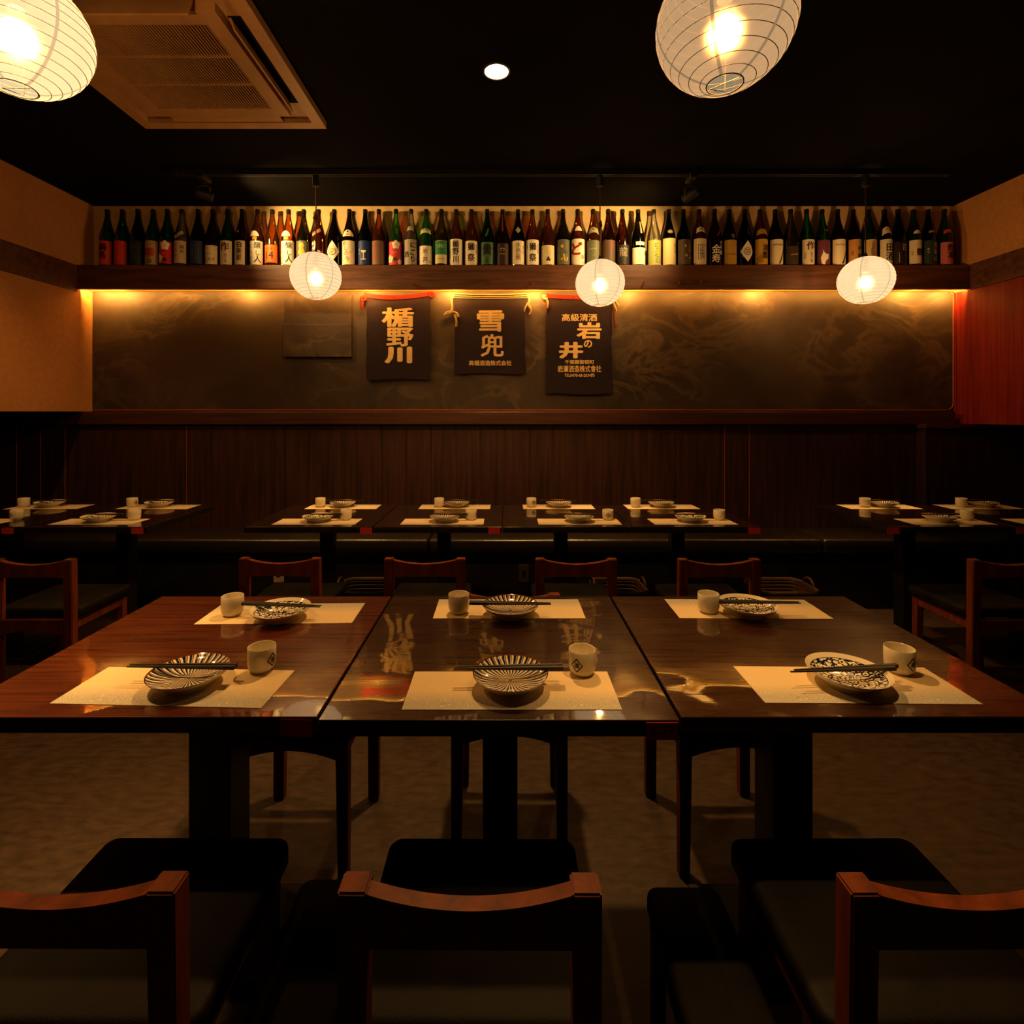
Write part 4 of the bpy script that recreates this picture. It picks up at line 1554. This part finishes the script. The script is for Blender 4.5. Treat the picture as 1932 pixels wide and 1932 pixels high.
def bottle(i, px, kind, label, stickers, prints, desc, lab_w=0.118, z0=0.010, z1=0.178, cap=None, dz=0.0):
    """label = colour or None; stickers = extra paper shapes; prints = marks on the paper or glass"""
    Y = 3.672
    t = thing('sake_bottle', desc, 'bottle', ((px - VX) * (Y - 0.03) / F_PX, Y + random.uniform(-0.003, 0.003), 2.2978), 0.0, 'sake bottles on the shelf')
    t.scale = (0.93, 0.93, 1.0)
    if kind not in bottle_me:
        g = obj('glass_body', lathe(BPROF, 28), glass(kind), t, smooth=True)
        bottle_me[kind] = g.data
    else:
        g = obj('glass_body', bottle_me[kind], None, t)
    cc = cap or rgb(26, 22, 20)
    key = ('cap', cc)
    if key not in bottle_me:
        o = obj('cap', lathe([(0, 0.4115), (0.0145, 0.4115), (0.0172, 0.408), (0.0175, 0.385), (0.0165, 0.3846), (0.0160, 0.402), (0, 0.402)], 20), flat(cc, 0.4, 0.5), t, smooth=True)
        bottle_me[key] = o.data
    else:
        obj('cap', bottle_me[key], None, t)
    par = g
    if label is not None:
        bm = shape_bm('rect', 0, (z0 + z1) / 2, lab_w, z1 - z0)
        wrap(bm, brad, 0.0006)
        par = obj('label', bm, flat(label, 0.55, 0.35), t, smooth=True)
    for s in stickers:
        knd, u, v, w, h, rot, c = s
        bm = shape_bm(knd, u, v, w, h, rot)
        wrap(bm, brad, 0.0011, vstep=0.006)
        obj('sticker', bm, flat(c, 0.55, 0.35), t, smooth=True)
    if prints:
        P = Pr()
        for q in prints:
            k = q[0]
            if k == 't':          # ('t', chars, u, v_top, size, colour, [bold]) vertical text
                _, s, u, v, size, c = q[:6]
                bold = q[6] if len(q) > 6 else 0.02
                mi = P.mi(c)
                for ch_ in s:
                    if ch_ != ' ':
                        put_glyph(P.bm, ch_, u, v, size, bold=bold, mi=mi)
                    v -= size * 1.02
            elif k == 'h':        # horizontal line of text
                _, s, u, v, size, c = q[:6]
                put_line(P.bm, s, u, v, size, bold=0.01, mi=P.mi(c))
            elif k == 'disc':
                put_disc(P.bm, q[1], q[2], q[3], P.mi(q[4]))
            elif k == 'ring':
                put_ring(P.bm, q[1], q[2], q[3], q[4], P.mi(q[5]), gap=q[6] if len(q) > 6 else 0.0, a0=q[7] if len(q) > 7 else 0.0)
            elif k == 'rect':
                put_rect(P.bm, q[1], q[2], q[3], q[4], q[5], P.mi(q[6]))
            elif k == 'poly':
                put_poly(P.bm, q[1], P.mi(q[2]))
        wrap(P.bm, brad, 0.0017, vstep=0.012 if any(q[0] in 'th' and q[3] > 0.19 for q in prints) else None)
        o = obj('print', P.bm, [flat(c, 0.6, 0.3) for c in P.m], par)


def flower(u, v, r, c, heart):
    out = [('disc', u + r * 0.62 * math.cos(a), v + r * 0.62 * math.sin(a), r * 0.5, c) for a in [2 * PI * k / 5 + 0.3 for k in range(5)]]
    out.append(('disc', u, v, r * 0.30, heart))
    return out


ORD = ('first', 'second', 'third', 'fourth', 'fifth', 'sixth', 'seventh', 'eighth', 'ninth', 'tenth', 'eleventh', 'twelfth', 'thirteenth', 'fourteenth', 'fifteenth',
       'sixteenth', 'seventeenth', 'eighteenth', 'nineteenth', 'twentieth', 'twenty-first', 'twenty-second', 'twenty-third', 'twenty-fourth', 'twenty-fifth', 'twenty-sixth', 'twenty-seventh', 'twenty-eighth')
DIA = ('diamond', 0.0, 0.105, 0.108, 0.150, 0.0)
B = []


def add(px, kind, label, desc, stickers=(), prints=(), **kw):
    B.append((px, kind, label, desc, list(stickers), list(prints), kw))


ORANGE = rgb(206, 66, 26)
add(196, 'green', ORANGE, 'orange label with two black characters', prints=[('t', '鍋島', 0.0, 0.135, 0.055, INK, 0.04)])
add(225, 'green', rgb(206, 52, 26), 'plain red-orange label', prints=[('ring', 0.0, 0.12, 0.016, 0.0185, rgb(232, 110, 70), 0.4), ('rect', 0.0, 0.07, 0.03, 0.003, 0.5, rgb(232, 110, 70)), ('rect', 0.01, 0.05, 0.004, 0.03, 0.2, rgb(232, 110, 70))])
add(255, 'dark', rgb(26, 34, 26), 'dark green label with faint lettering', prints=[('t', '純米酒', 0.0, 0.14, 0.036, rgb(70, 82, 62))])
add(284, 'green', rgb(186, 160, 116), 'beige label with an orange blot', prints=[('disc', 0.0, 0.095, 0.036, rgb(198, 84, 44)), ('rect', 0.0, 0.10, 0.07, 0.05, 0.0, rgb(198, 84, 44)), ('disc', 0.0, 0.035, 0.022, rgb(104, 130, 60)), ('rect', 0.02, 0.155, 0.04, 0.004, 0.5, rgb(150, 110, 70))])
add(311, 'green', rgb(200, 36, 26), 'red label with white flowers', prints=flower(0.012, 0.145, 0.030, WHITE, GOLD) + flower(-0.035, 0.055, 0.030, WHITE, GOLD) + [('disc', 0.012, 0.045, 0.014, rgb(40, 60, 34)), ('h', 'はな', 0.0, 0.09, 0.016, rgb(232, 150, 120))], z0=0.018, z1=0.172)
add(338, 'clear', rgb(206, 186, 150), 'cream label and a tilted neck sticker', stickers=[('rect', 0.004, 0.222, 0.075, 0.024, 0.55, rgb(190, 170, 136))], prints=[('t', '花の香', -0.028, 0.150, 0.036, rgb(150, 96, 74)), ('t', '純米', 0.028, 0.135, 0.030, INK), ('h', '限定品', 0.004, 0.222, 0.012, rgb(90, 60, 46))], z0=0.022)
add(369, 'dark', rgb(44, 56, 92), 'dark blue label', prints=[('t', '大吟醸', -0.02, 0.145, 0.026, rgb(110, 120, 150)), ('rect', 0.03, 0.09, 0.003, 0.12, 0.0, rgb(90, 100, 130))], z0=0.018)
add(397, 'dark brown', CREAM, 'short cream label with fine lines', prints=[('ring', -0.03, 0.125, 0.006, 0.009, rgb(120, 100, 76)), ('rect', -0.01, 0.085, 0.05, 0.002, 0.0, INK), ('t', '山', -0.030, 0.045, 0.030, rgb(120, 90, 60)), ('h', 'ゆき', 0.014, 0.048, 0.026, INK)], z0=0.014, z1=0.146)
add(426, 'green', CREAM, 'cream label headed by one big black character', prints=[('t', '作', 0.0, 0.136, 0.066, INK, 0.03), ('t', '恵乃智', 0.008, 0.078, 0.021, rgb(90, 80, 70))], lab_w=0.105)
add(453, 'dark brown', CREAM, 'narrow cream label with three black characters', stickers=[('oval', -0.012, 0.245, 0.022, 0.022, 0, rgb(150, 140, 120))], prints=[('t', '伯楽星', 0.0, 0.15, 0.044, INK, 0.03)], lab_w=0.085)


def kuheiji(px, d):
    add(px, 'brown', WHITE, d, stickers=[('fan', -0.008, 0.226, 0.080, 0.050, 0, CREAM), ('rect', 0.0, 0.196, 0.034, 0.022, 0, GOLD)],
        prints=[('t', '醸', 0.020, 0.146, 0.050, INK, 0.012), ('t', 'し', 0.024, 0.094, 0.040, INK, 0.01), ('t', '人', 0.022, 0.050, 0.056, INK, 0.02), ('t', 'く', -0.030, 0.140, 0.034, INK, 0.02), ('t', 'へい', -0.032, 0.098, 0.036, INK, 0.015), ('t', 'じ', -0.030, 0.030, 0.034, INK, 0.02)], lab_w=0.122)


kuheiji(482, 'white label of bold brush writing, left of the orange 14 label')
add(510, 'brown', rgb(222, 104, 32), 'orange label numbered 14', prints=[('h', '14', 0.0, 0.078, 0.072, INK), ('h', '山 · 桜', 0.002, 0.125, 0.014, INK)], z0=0.026, z1=0.150)
kuheiji(541, 'white label of bold brush writing, right of the orange 14 label')
add(570, 'dark olive', rgb(92, 90, 78), 'grey label with a gold figure', prints=[('disc', 0.0, 0.145, 0.020, GOLD), ('poly', [(-0.012, 0.13), (0.012, 0.13), (0.03, 0.09), (0.012, 0.08), (0.016, 0.03), (-0.016, 0.03), (-0.012, 0.08), (-0.03, 0.09)], GOLD)])
add(598, 'brown', None, 'white lettering on bare glass behind the left lantern', stickers=[('rect', 0.0, 0.240, 0.085, 0.024, 0.5, rgb(190, 120, 90))], prints=[('t', '純米吟', -0.02, 0.160, 0.036, WHITE), ('t', '生', 0.022, 0.095, 0.04, WHITE)])
add(628, 'dark', None, 'diamond label with a gold ring', stickers=[(*DIA, WHITE)], prints=[('ring', 0.0, 0.105, 0.024, 0.028, INK, 0.15, 1.9), ('ring', 0.0, 0.105, 0.012, 0.019, GOLD, 0.2), ('disc', 0.0, 0.102, 0.008, GOLD)])
add(657, 'dark brown', CREAM, 'cream label with thin running script', stickers=[('fan', 0.0, 0.226, 0.096, 0.060, 0, CREAM)], prints=[('t', '而', -0.026, 0.158, 0.030, INK), ('t', 'しの', -0.012, 0.124, 0.036, INK, 0.0), ('t', '今', 0.0, 0.05, 0.038, INK, 0.0), ('ring', 0.012, 0.12, 0.026, 0.0275, INK, 0.5, 3.6), ('disc', 0.0, 0.243, 0.007, INK), ('h', '純米', 0.0, 0.222, 0.012, rgb(90, 70, 50))])
add(687, 'blue', rgb(28, 52, 112), 'blue label with a pale cup', prints=[('rect', 0.0, 0.048, 0.034, 0.006, 0, CREAM), ('rect', 0.0, 0.072, 0.006, 0.048, 0, CREAM), ('poly', [(-0.020, 0.110), (0.020, 0.110), (0.012, 0.094), (-0.012, 0.094)], CREAM), ('t', '海山', -0.038, 0.115, 0.022, rgb(150, 160, 180))], lab_w=0.135)
add(713, 'brown', rgb(112, 92, 80), 'grey-brown label with a red line of writing', prints=[('t', '雪の茅舎', -0.018, 0.150, 0.031, RED, 0.02)])
add(745.5, 'bright green', rgb(206, 62, 68), 'pink-red label with white blossoms', prints=flower(0.010, 0.148, 0.028, WHITE, GOLD) + flower(-0.038, 0.050, 0.026, CREAM, GOLD) + flower(0.040, 0.030, 0.016, WHITE, GOLD) + [('disc', 0.004, 0.048, 0.014, rgb(44, 70, 50)), ('h', 'はな', 0.004, 0.095, 0.020, rgb(240, 170, 150))], z0=0.008, z1=0.172)
add(774.5, 'clear', rgb(164, 156, 142), 'silver label with big vertical writing', stickers=[('arch', 0.0, 0.268, 0.062, 0.030, 0, rgb(200, 186, 150))], prints=[('t', 'にごり', 0.022, 0.146, 0.048, INK, 0.03), ('t', '酒', -0.030, 0.082, 0.044, INK, 0.03), ('h', '純米', 0.0, 0.270, 0.014, rgb(130, 100, 60))], z1=0.186)
add(803, 'bright green', WHITE, 'white label and a pale band on its shoulder', stickers=[('arch', 0.0, 0.250, 0.100, 0.034, 0, rgb(214, 220, 176))], prints=[('t', '岩', 0.0, 0.104, 0.036, INK, 0.02), ('t', 'の', 0.002, 0.076, 0.016, INK), ('t', '井', 0.0, 0.046, 0.042, INK, 0.02), ('h', '辛口純米', 0.0, 0.258, 0.016, rgb(70, 90, 50)), ('disc', 0.036, 0.03, 0.008, rgb(190, 170, 90))], z1=0.142)
add(832, 'olive', rgb(222, 212, 166), 'label half green and half cream', prints=[('rect', 0.0, 0.128, 0.100, 0.094, 0.0, rgb(40, 130, 86)), ('t', '純', 0.0, 0.142, 0.034, rgb(190, 214, 160)), ('t', '吟', -0.030, 0.14, 0.028, rgb(90, 170, 120)), ('t', '醸', 0.030, 0.14, 0.028, rgb(90, 170, 120)), ('h', '純米大吟醸', 0.0, 0.05, 0.012, rgb(150, 130, 80))], lab_w=0.104, z0=0.018)
add(860, 'brown', WHITE, 'white label with three bold black characters, right of the half green label', prints=[('t', '楯野川', 0.0, 0.154, 0.052, INK, 0.03), ('t', '純米大吟', -0.044, 0.10, 0.013, rgb(90, 70, 50))], z0=0.004, z1=0.190, lab_w=0.120)
add(889, 'brown', CREAM, 'cream label with two bold characters beside the green label', prints=[('t', '獺', 0.0, 0.136, 0.056, INK, 0.03), ('t', '祭', 0.0, 0.060, 0.058, INK, 0.03), ('t', '純米大吟醸', 0.042, 0.15, 0.013, rgb(120, 60, 40))], z0=0.004)
add(919, 'dark green', rgb(58, 98, 62), 'green label with one big black character', stickers=[('rect', 0.002, 0.236, 0.016, 0.060, -0.4, rgb(52, 92, 60))], prints=[('t', '貴', 0.0, 0.115, 0.082, INK, 0.05), ('t', '山廃', 0.0, 0.050, 0.02, INK)], z0=0.014, z1=0.168)
add(948, 'dark brown', rgb(48, 26, 20), 'dark brown label with a small outline', prints=[('rect', 0.0, 0.085, 0.05, 0.003, 0.0, rgb(180, 150, 130)), ('rect', -0.012, 0.115, 0.003, 0.02, 0.3, rgb(180, 150, 130)), ('rect', 0.012, 0.115, 0.003, 0.02, -0.3, rgb(180, 150, 130)), ('rect', 0.0, 0.124, 0.028, 0.003, 0, rgb(180, 150, 130))], stickers=[('rect', 0.0, 0.31, 0.018, 0.13, 0, rgb(120, 40, 20))], z1=0.16)
add(977.5, 'dark', CREAM, 'cream label in thin writing and a diamond neck sticker', stickers=[('diamond', 0.0, 0.255, 0.05, 0.052, 0, rgb(170, 166, 150))], prints=[('t', '水芭蕉', 0.0, 0.148, 0.042, rgb(60, 52, 44), 0.0), ('t', '純米大吟醸', 0.040, 0.14, 0.011, rgb(100, 86, 70))], z0=0.012)
add(1005, 'brown', WHITE, 'white label with two bold characters beside the small crest label', prints=[('t', '獺', 0.0, 0.136, 0.056, INK, 0.03), ('t', '祭', 0.0, 0.060, 0.058, INK, 0.03), ('t', '純米大吟醸', 0.042, 0.15, 0.013, rgb(120, 60, 40)), ('t', '磨き', -0.044, 0.14, 0.013, INK)], z0=0.010, z1=0.186)
add(1034, 'brown', rgb(224, 214, 170), 'pale label with a small blue crest', prints=[('disc', -0.006, 0.044, 0.0085, rgb(40, 44, 90)), ('disc', 0.008, 0.044, 0.0085, rgb(40, 44, 90)), ('disc', 0.001, 0.057, 0.0085, rgb(40, 44, 90)), ('rect', -0.004, 0.10, 0.002, 0.05, 0.2, rgb(150, 150, 90)), ('rect', 0.012, 0.085, 0.002, 0.04, -0.3, rgb(150, 150, 90))], z1=0.146, lab_w=0.122)
add(1063, 'dark olive', rgb(92, 96, 80), 'grey-green label with gold leaf marks', prints=[('disc', -0.012, 0.138, 0.012, GOLD), ('t', '金', 0.016, 0.10, 0.030, rgb(70, 72, 56)), ('rect', 0.004, 0.06, 0.012, 0.05, 0.2, GOLD), ('rect', 0.028, 0.05, 0.01, 0.03, -0.3, GOLD), ('disc', -0.014, 0.05, 0.008, GOLD)], z1=0.186)
add(1091, 'brown', WHITE, 'white label with bold red writing', stickers=[('fan', 0.0, 0.262, 0.070, 0.046, 0, WHITE)], prints=[('t', 'ど', -0.014, 0.122, 0.098, rgb(150, 24, 18), 0.07), ('t', '辛', 0.034, 0.062, 0.036, rgb(190, 30, 20), 0.02), ('t', '十', 0.036, 0.024, 0.026, rgb(190, 30, 20), 0.02)], z0=0.006, z1=0.190, lab_w=0.122)
add(1120, 'brown', rgb(110, 118, 96), 'grey-green label and a band on its shoulder, over the middle lantern', stickers=[('arch', 0.0, 0.256, 0.092, 0.040, 0, rgb(166, 156, 126))], prints=[('t', '山田錦', 0.0, 0.14, 0.03, rgb(150, 150, 120)), ('rect', -0.01, 0.12, 0.06, 0.006, 0.1, rgb(176, 170, 140)), ('h', '特別', 0.0, 0.262, 0.018, rgb(90, 80, 60))], z1=0.180)
add(1149, 'dark brown', rgb(92, 72, 58), 'brown label with a short red line of writing', prints=[('t', '雪の茅', 0.018, 0.168, 0.020, RED, 0.02)], z1=0.182)
add(1176, 'dark brown', rgb(34, 30, 28), 'black label with silver brush strokes', prints=[('t', '龍', 0.0, 0.10, 0.07, rgb(150, 140, 124), 0.0)], z1=0.150, lab_w=0.105)
add(1206, 'dark', None, 'blank cream box label and a strip down its neck', stickers=[('rect', 0.0, 0.072, 0.118, 0.118, 0, CREAM), ('rect', 0.008, 0.160, 0.072, 0.024, 0, CREAM), ('rect', 0.016, 0.275, 0.016, 0.088, 0.0, rgb(196, 150, 120))], prints=[('t', '生酛', 0.046, 0.10, 0.013, INK)])
add(1236, 'clear', rgb(150, 156, 92), 'yellow-green label on clear glass', stickers=[('rect', 0.0, 0.178, 0.118, 0.010, 0, GOLD), ('rect', 0.0, 0.014, 0.118, 0.010, 0, GOLD)], prints=[('t', 'どぶろく', 0.006, 0.148, 0.036, rgb(40, 70, 46), 0.02), ('rect', 0.016, 0.095, 0.03, 0.05, 0.4, rgb(206, 176, 60))])
add(1264, 'dark', rgb(226, 200, 142), 'pale gold label with small writing at its side', stickers=[('oval', 0.0, 0.243, 0.050, 0.030, 0, rgb(120, 110, 96))], prints=[('t', '吉乃川', 0.038, 0.150, 0.024, INK, 0.01), ('h', '純米', 0.0, 0.243, 0.012, WHITE)], z0=0.010, z1=0.196, lab_w=0.124)
add(1292, 'dark', rgb(88, 74, 64), 'grey-brown label with gold spots', prints=[('disc', 0.0, 0.142, 0.009, GOLD), ('t', '天狗', 0.036, 0.14, 0.026, GOLD), ('rect', 0.006, 0.075, 0.016, 0.018, 0.6, GOLD), ('disc', 0.034, 0.06, 0.009, GOLD)], z1=0.188)
add(1322, 'brown', CREAM, 'cream label with a square outline and a tilted neck sticker', stickers=[('arch', 0.0, 0.262, 0.078, 0.036, 0.2, CREAM)], prints=[('rect', -0.024, 0.10, 0.0025, 0.10, 0, INK), ('rect', 0.004, 0.15, 0.056, 0.0025, 0, INK), ('rect', 0.004, 0.05, 0.056, 0.0025, 0, INK), ('t', '正雪', 0.006, 0.125, 0.046, rgb(70, 60, 50), -0.008), ('h', '山廃', 0.0, 0.264, 0.02, INK)], z0=0.008, z1=0.194)
add(1351, 'dark brown', None, 'bare dark glass with white brush writing', stickers=[('rect', 0.02, 0.235, 0.012, 0.056, -0.7, rgb(150, 24, 20))], prints=[('t', '金寿', -0.006, 0.120, 0.064, WHITE, 0.03), ('t', '大吟醸', 0.036, 0.165, 0.034, WHITE, 0.01)])
add(1379, 'dark olive', rgb(196, 158, 70), 'plain shiny gold label', stickers=[('oval', 0.012, 0.212, 0.032, 0.034, 0, rgb(100, 92, 80))], prints=[('h', 'MIYASAKA', 0.0, 0.085, 0.017, rgb(160, 122, 50))], z1=0.184)
add(1409, 'dark', None, 'diamond label with a black crest', stickers=[(*DIA, WHITE), ('rect', 0.012, 0.25, 0.014, 0.06, -0.15, rgb(60, 58, 56))], prints=[('ring', 0.0, 0.104, 0.0235, 0.027, INK), ('t', '国', 0.0, 0.104, 0.036, INK, 0.0)])
add(1438, 'brown', rgb(206, 164, 62), 'gold label with two black characters', stickers=[('arch', 0.0, 0.246, 0.098, 0.038, 0, rgb(190, 150, 70))], prints=[('t', '浦霞', 0.020, 0.130, 0.052, INK, 0.04), ('poly', [(-0.05, 0.05), (-0.01, 0.09), (0.0, 0.03), (-0.03, 0.02)], rgb(168, 116, 40))], z1=0.190)


def slash(px, kind, d):
    add(px, kind, CREAM, d, prints=[('h', 'MIYASAKA', 0.0, 0.150, 0.017, rgb(120, 112, 100)), ('poly', [(0.0, 0.016), (0.012, 0.016), (0.056, 0.125), (0.052, 0.130), (0.044, 0.120)], rgb(44, 40, 54))], z0=0.008, z1=0.188, lab_w=0.124)


slash(1467, 'dark olive', 'cream label crossed by a black slash, left of two green bottles')
add(1496, 'olive', rgb(60, 52, 40), 'dark label with a thin gold line', prints=[('rect', 0.004, 0.082, 0.06, 0.004, 0.1, GOLD), ('disc', 0.022, 0.084, 0.006, GOLD)], z1=0.140, lab_w=0.10)
add(1526, 'green', CREAM, 'cream label headed by one large brush character', prints=[('t', '作', 0.004, 0.142, 0.062, INK, 0.03), ('t', '玄乃智', 0.010, 0.088, 0.026, rgb(60, 52, 44), 0.01), ('t', '特別純米', -0.036, 0.09, 0.011, rgb(100, 90, 70))], lab_w=0.112, z1=0.186)
add(1556, 'green', rgb(112, 58, 82), 'purple label with a white animal shape', stickers=[('oval', 0.018, 0.250, 0.012, 0.012, 0, rgb(206, 110, 120)), ('oval', 0.03, 0.262, 0.012, 0.012, 0, rgb(206, 110, 120)), ('oval', 0.004, 0.256, 0.010, 0.010, 0, rgb(206, 110, 120))], prints=[('poly', [(-0.03, 0.02), (-0.036, 0.06), (-0.02, 0.10), (0.0, 0.085), (0.022, 0.084), (0.016, 0.05), (0.0, 0.04), (-0.01, 0.01)], WHITE), ('poly', [(-0.02, 0.1), (-0.024, 0.116), (-0.008, 0.094)], WHITE), ('t', 'りんご', 0.034, 0.155, 0.026, rgb(180, 130, 140))], z1=0.184)
slash(1585, 'dark brown', 'cream label crossed by a black slash, right of two green bottles')
add(1615, 'dark brown', rgb(196, 144, 74), 'tan label with bold writing left of the lantern cord', prints=[('t', '竹鶴', 0.026, 0.118, 0.052, INK, 0.03), ('t', '純米', 0.026, 0.168, 0.020, rgb(80, 50, 30)), ('t', '清酒', -0.034, 0.10, 0.016, rgb(110, 70, 40))], z1=0.188)
add(1645, 'green', rgb(204, 178, 130), 'beige label with a standing figure', prints=[('poly', [(-0.012, 0.05), (-0.018, 0.11), (-0.006, 0.155), (0.006, 0.15), (0.006, 0.10), (0.012, 0.05)], rgb(150, 116, 84)), ('disc', -0.002, 0.158, 0.009, rgb(164, 130, 94)), ('disc', 0.036, 0.09, 0.016, rgb(170, 120, 100)), ('rect', 0.034, 0.12, 0.02, 0.05, 0, rgb(168, 140, 104))], z1=0.188)
add(1674, 'dark brown', CREAM, 'cream label with two bold characters and a white shoulder band', stickers=[('arch', -0.004, 0.256, 0.086, 0.050, 0, rgb(230, 210, 186))], prints=[('t', '田酒', 0.006, 0.130, 0.060, INK, 0.03), ('h', 'ぜん', 0.0, 0.262, 0.022, rgb(140, 40, 30))], z1=0.188)
add(1700, 'dark', rgb(36, 26, 24), 'near-black label with white marks', prints=[('t', '百', 0.016, 0.130, 0.050, rgb(196, 180, 160), 0.0), ('rect', -0.024, 0.06, 0.004, 0.07, 0, rgb(160, 150, 140)), ('t', '年', 0.026, 0.07, 0.03, rgb(150, 60, 50))], z1=0.170)
add(1730, 'green', CREAM, 'cream label with one bold character low down', stickers=[('fan', 0.0, 0.240, 0.066, 0.034, 0, CREAM)], prints=[('t', '鶴', 0.012, 0.100, 0.056, INK, 0.04), ('t', '齢', 0.046, 0.12, 0.024, rgb(90, 70, 56)), ('t', '純米', -0.04, 0.10, 0.016, rgb(140, 110, 80))], z0=0.018, z1=0.184)
add(1758, 'dark', rgb(40, 58, 44), 'dark green label with pale characters', stickers=[('arch', 0.004, 0.246, 0.07, 0.016, 0, rgb(160, 140, 116))], prints=[('t', '栗駒山', 0.020, 0.146, 0.044, rgb(196, 180, 140), 0.02), ('disc', -0.034, 0.12, 0.007, rgb(190, 170, 130)), ('t', '本', -0.034, 0.10, 0.016, rgb(190, 170, 130))], z0=0.014, z1=0.182)
add(1788, 'green', rgb(206, 112, 112), 'pink label with two dark characters', stickers=[('arch', 0.0, 0.248, 0.084, 0.026, 0, rgb(206, 62, 44))], prints=[('t', '煌凛', 0.006, 0.130, 0.052, rgb(40, 16, 18), 0.03), ('h', '辛口', 0.004, 0.252, 0.013, rgb(240, 200, 180))], z0=0.014, z1=0.168)

GL = {'green': 'green', 'bright green': 'bright green', 'brown': 'brown', 'dark brown': 'dark brown', 'dark': 'black', 'olive': 'olive', 'dark olive': 'dark olive', 'clear': 'clear', 'blue': 'blue', 'dark green': 'dark green'}
for i, (px, kind, label, desc, st, pr, kw) in enumerate(B):
    n = len(B)
    place = (ORD[i] + ' from left') if i < n / 2 else (ORD[n - 1 - i] + ' from right')
    full = '%s bottle, %s, %s' % (GL[kind], desc, place)
    if len(full.split()) > 16:
        full = '%s bottle, %s' % (GL[kind], desc)
    bottle(i, px, kind, label, st, pr, full, **kw)
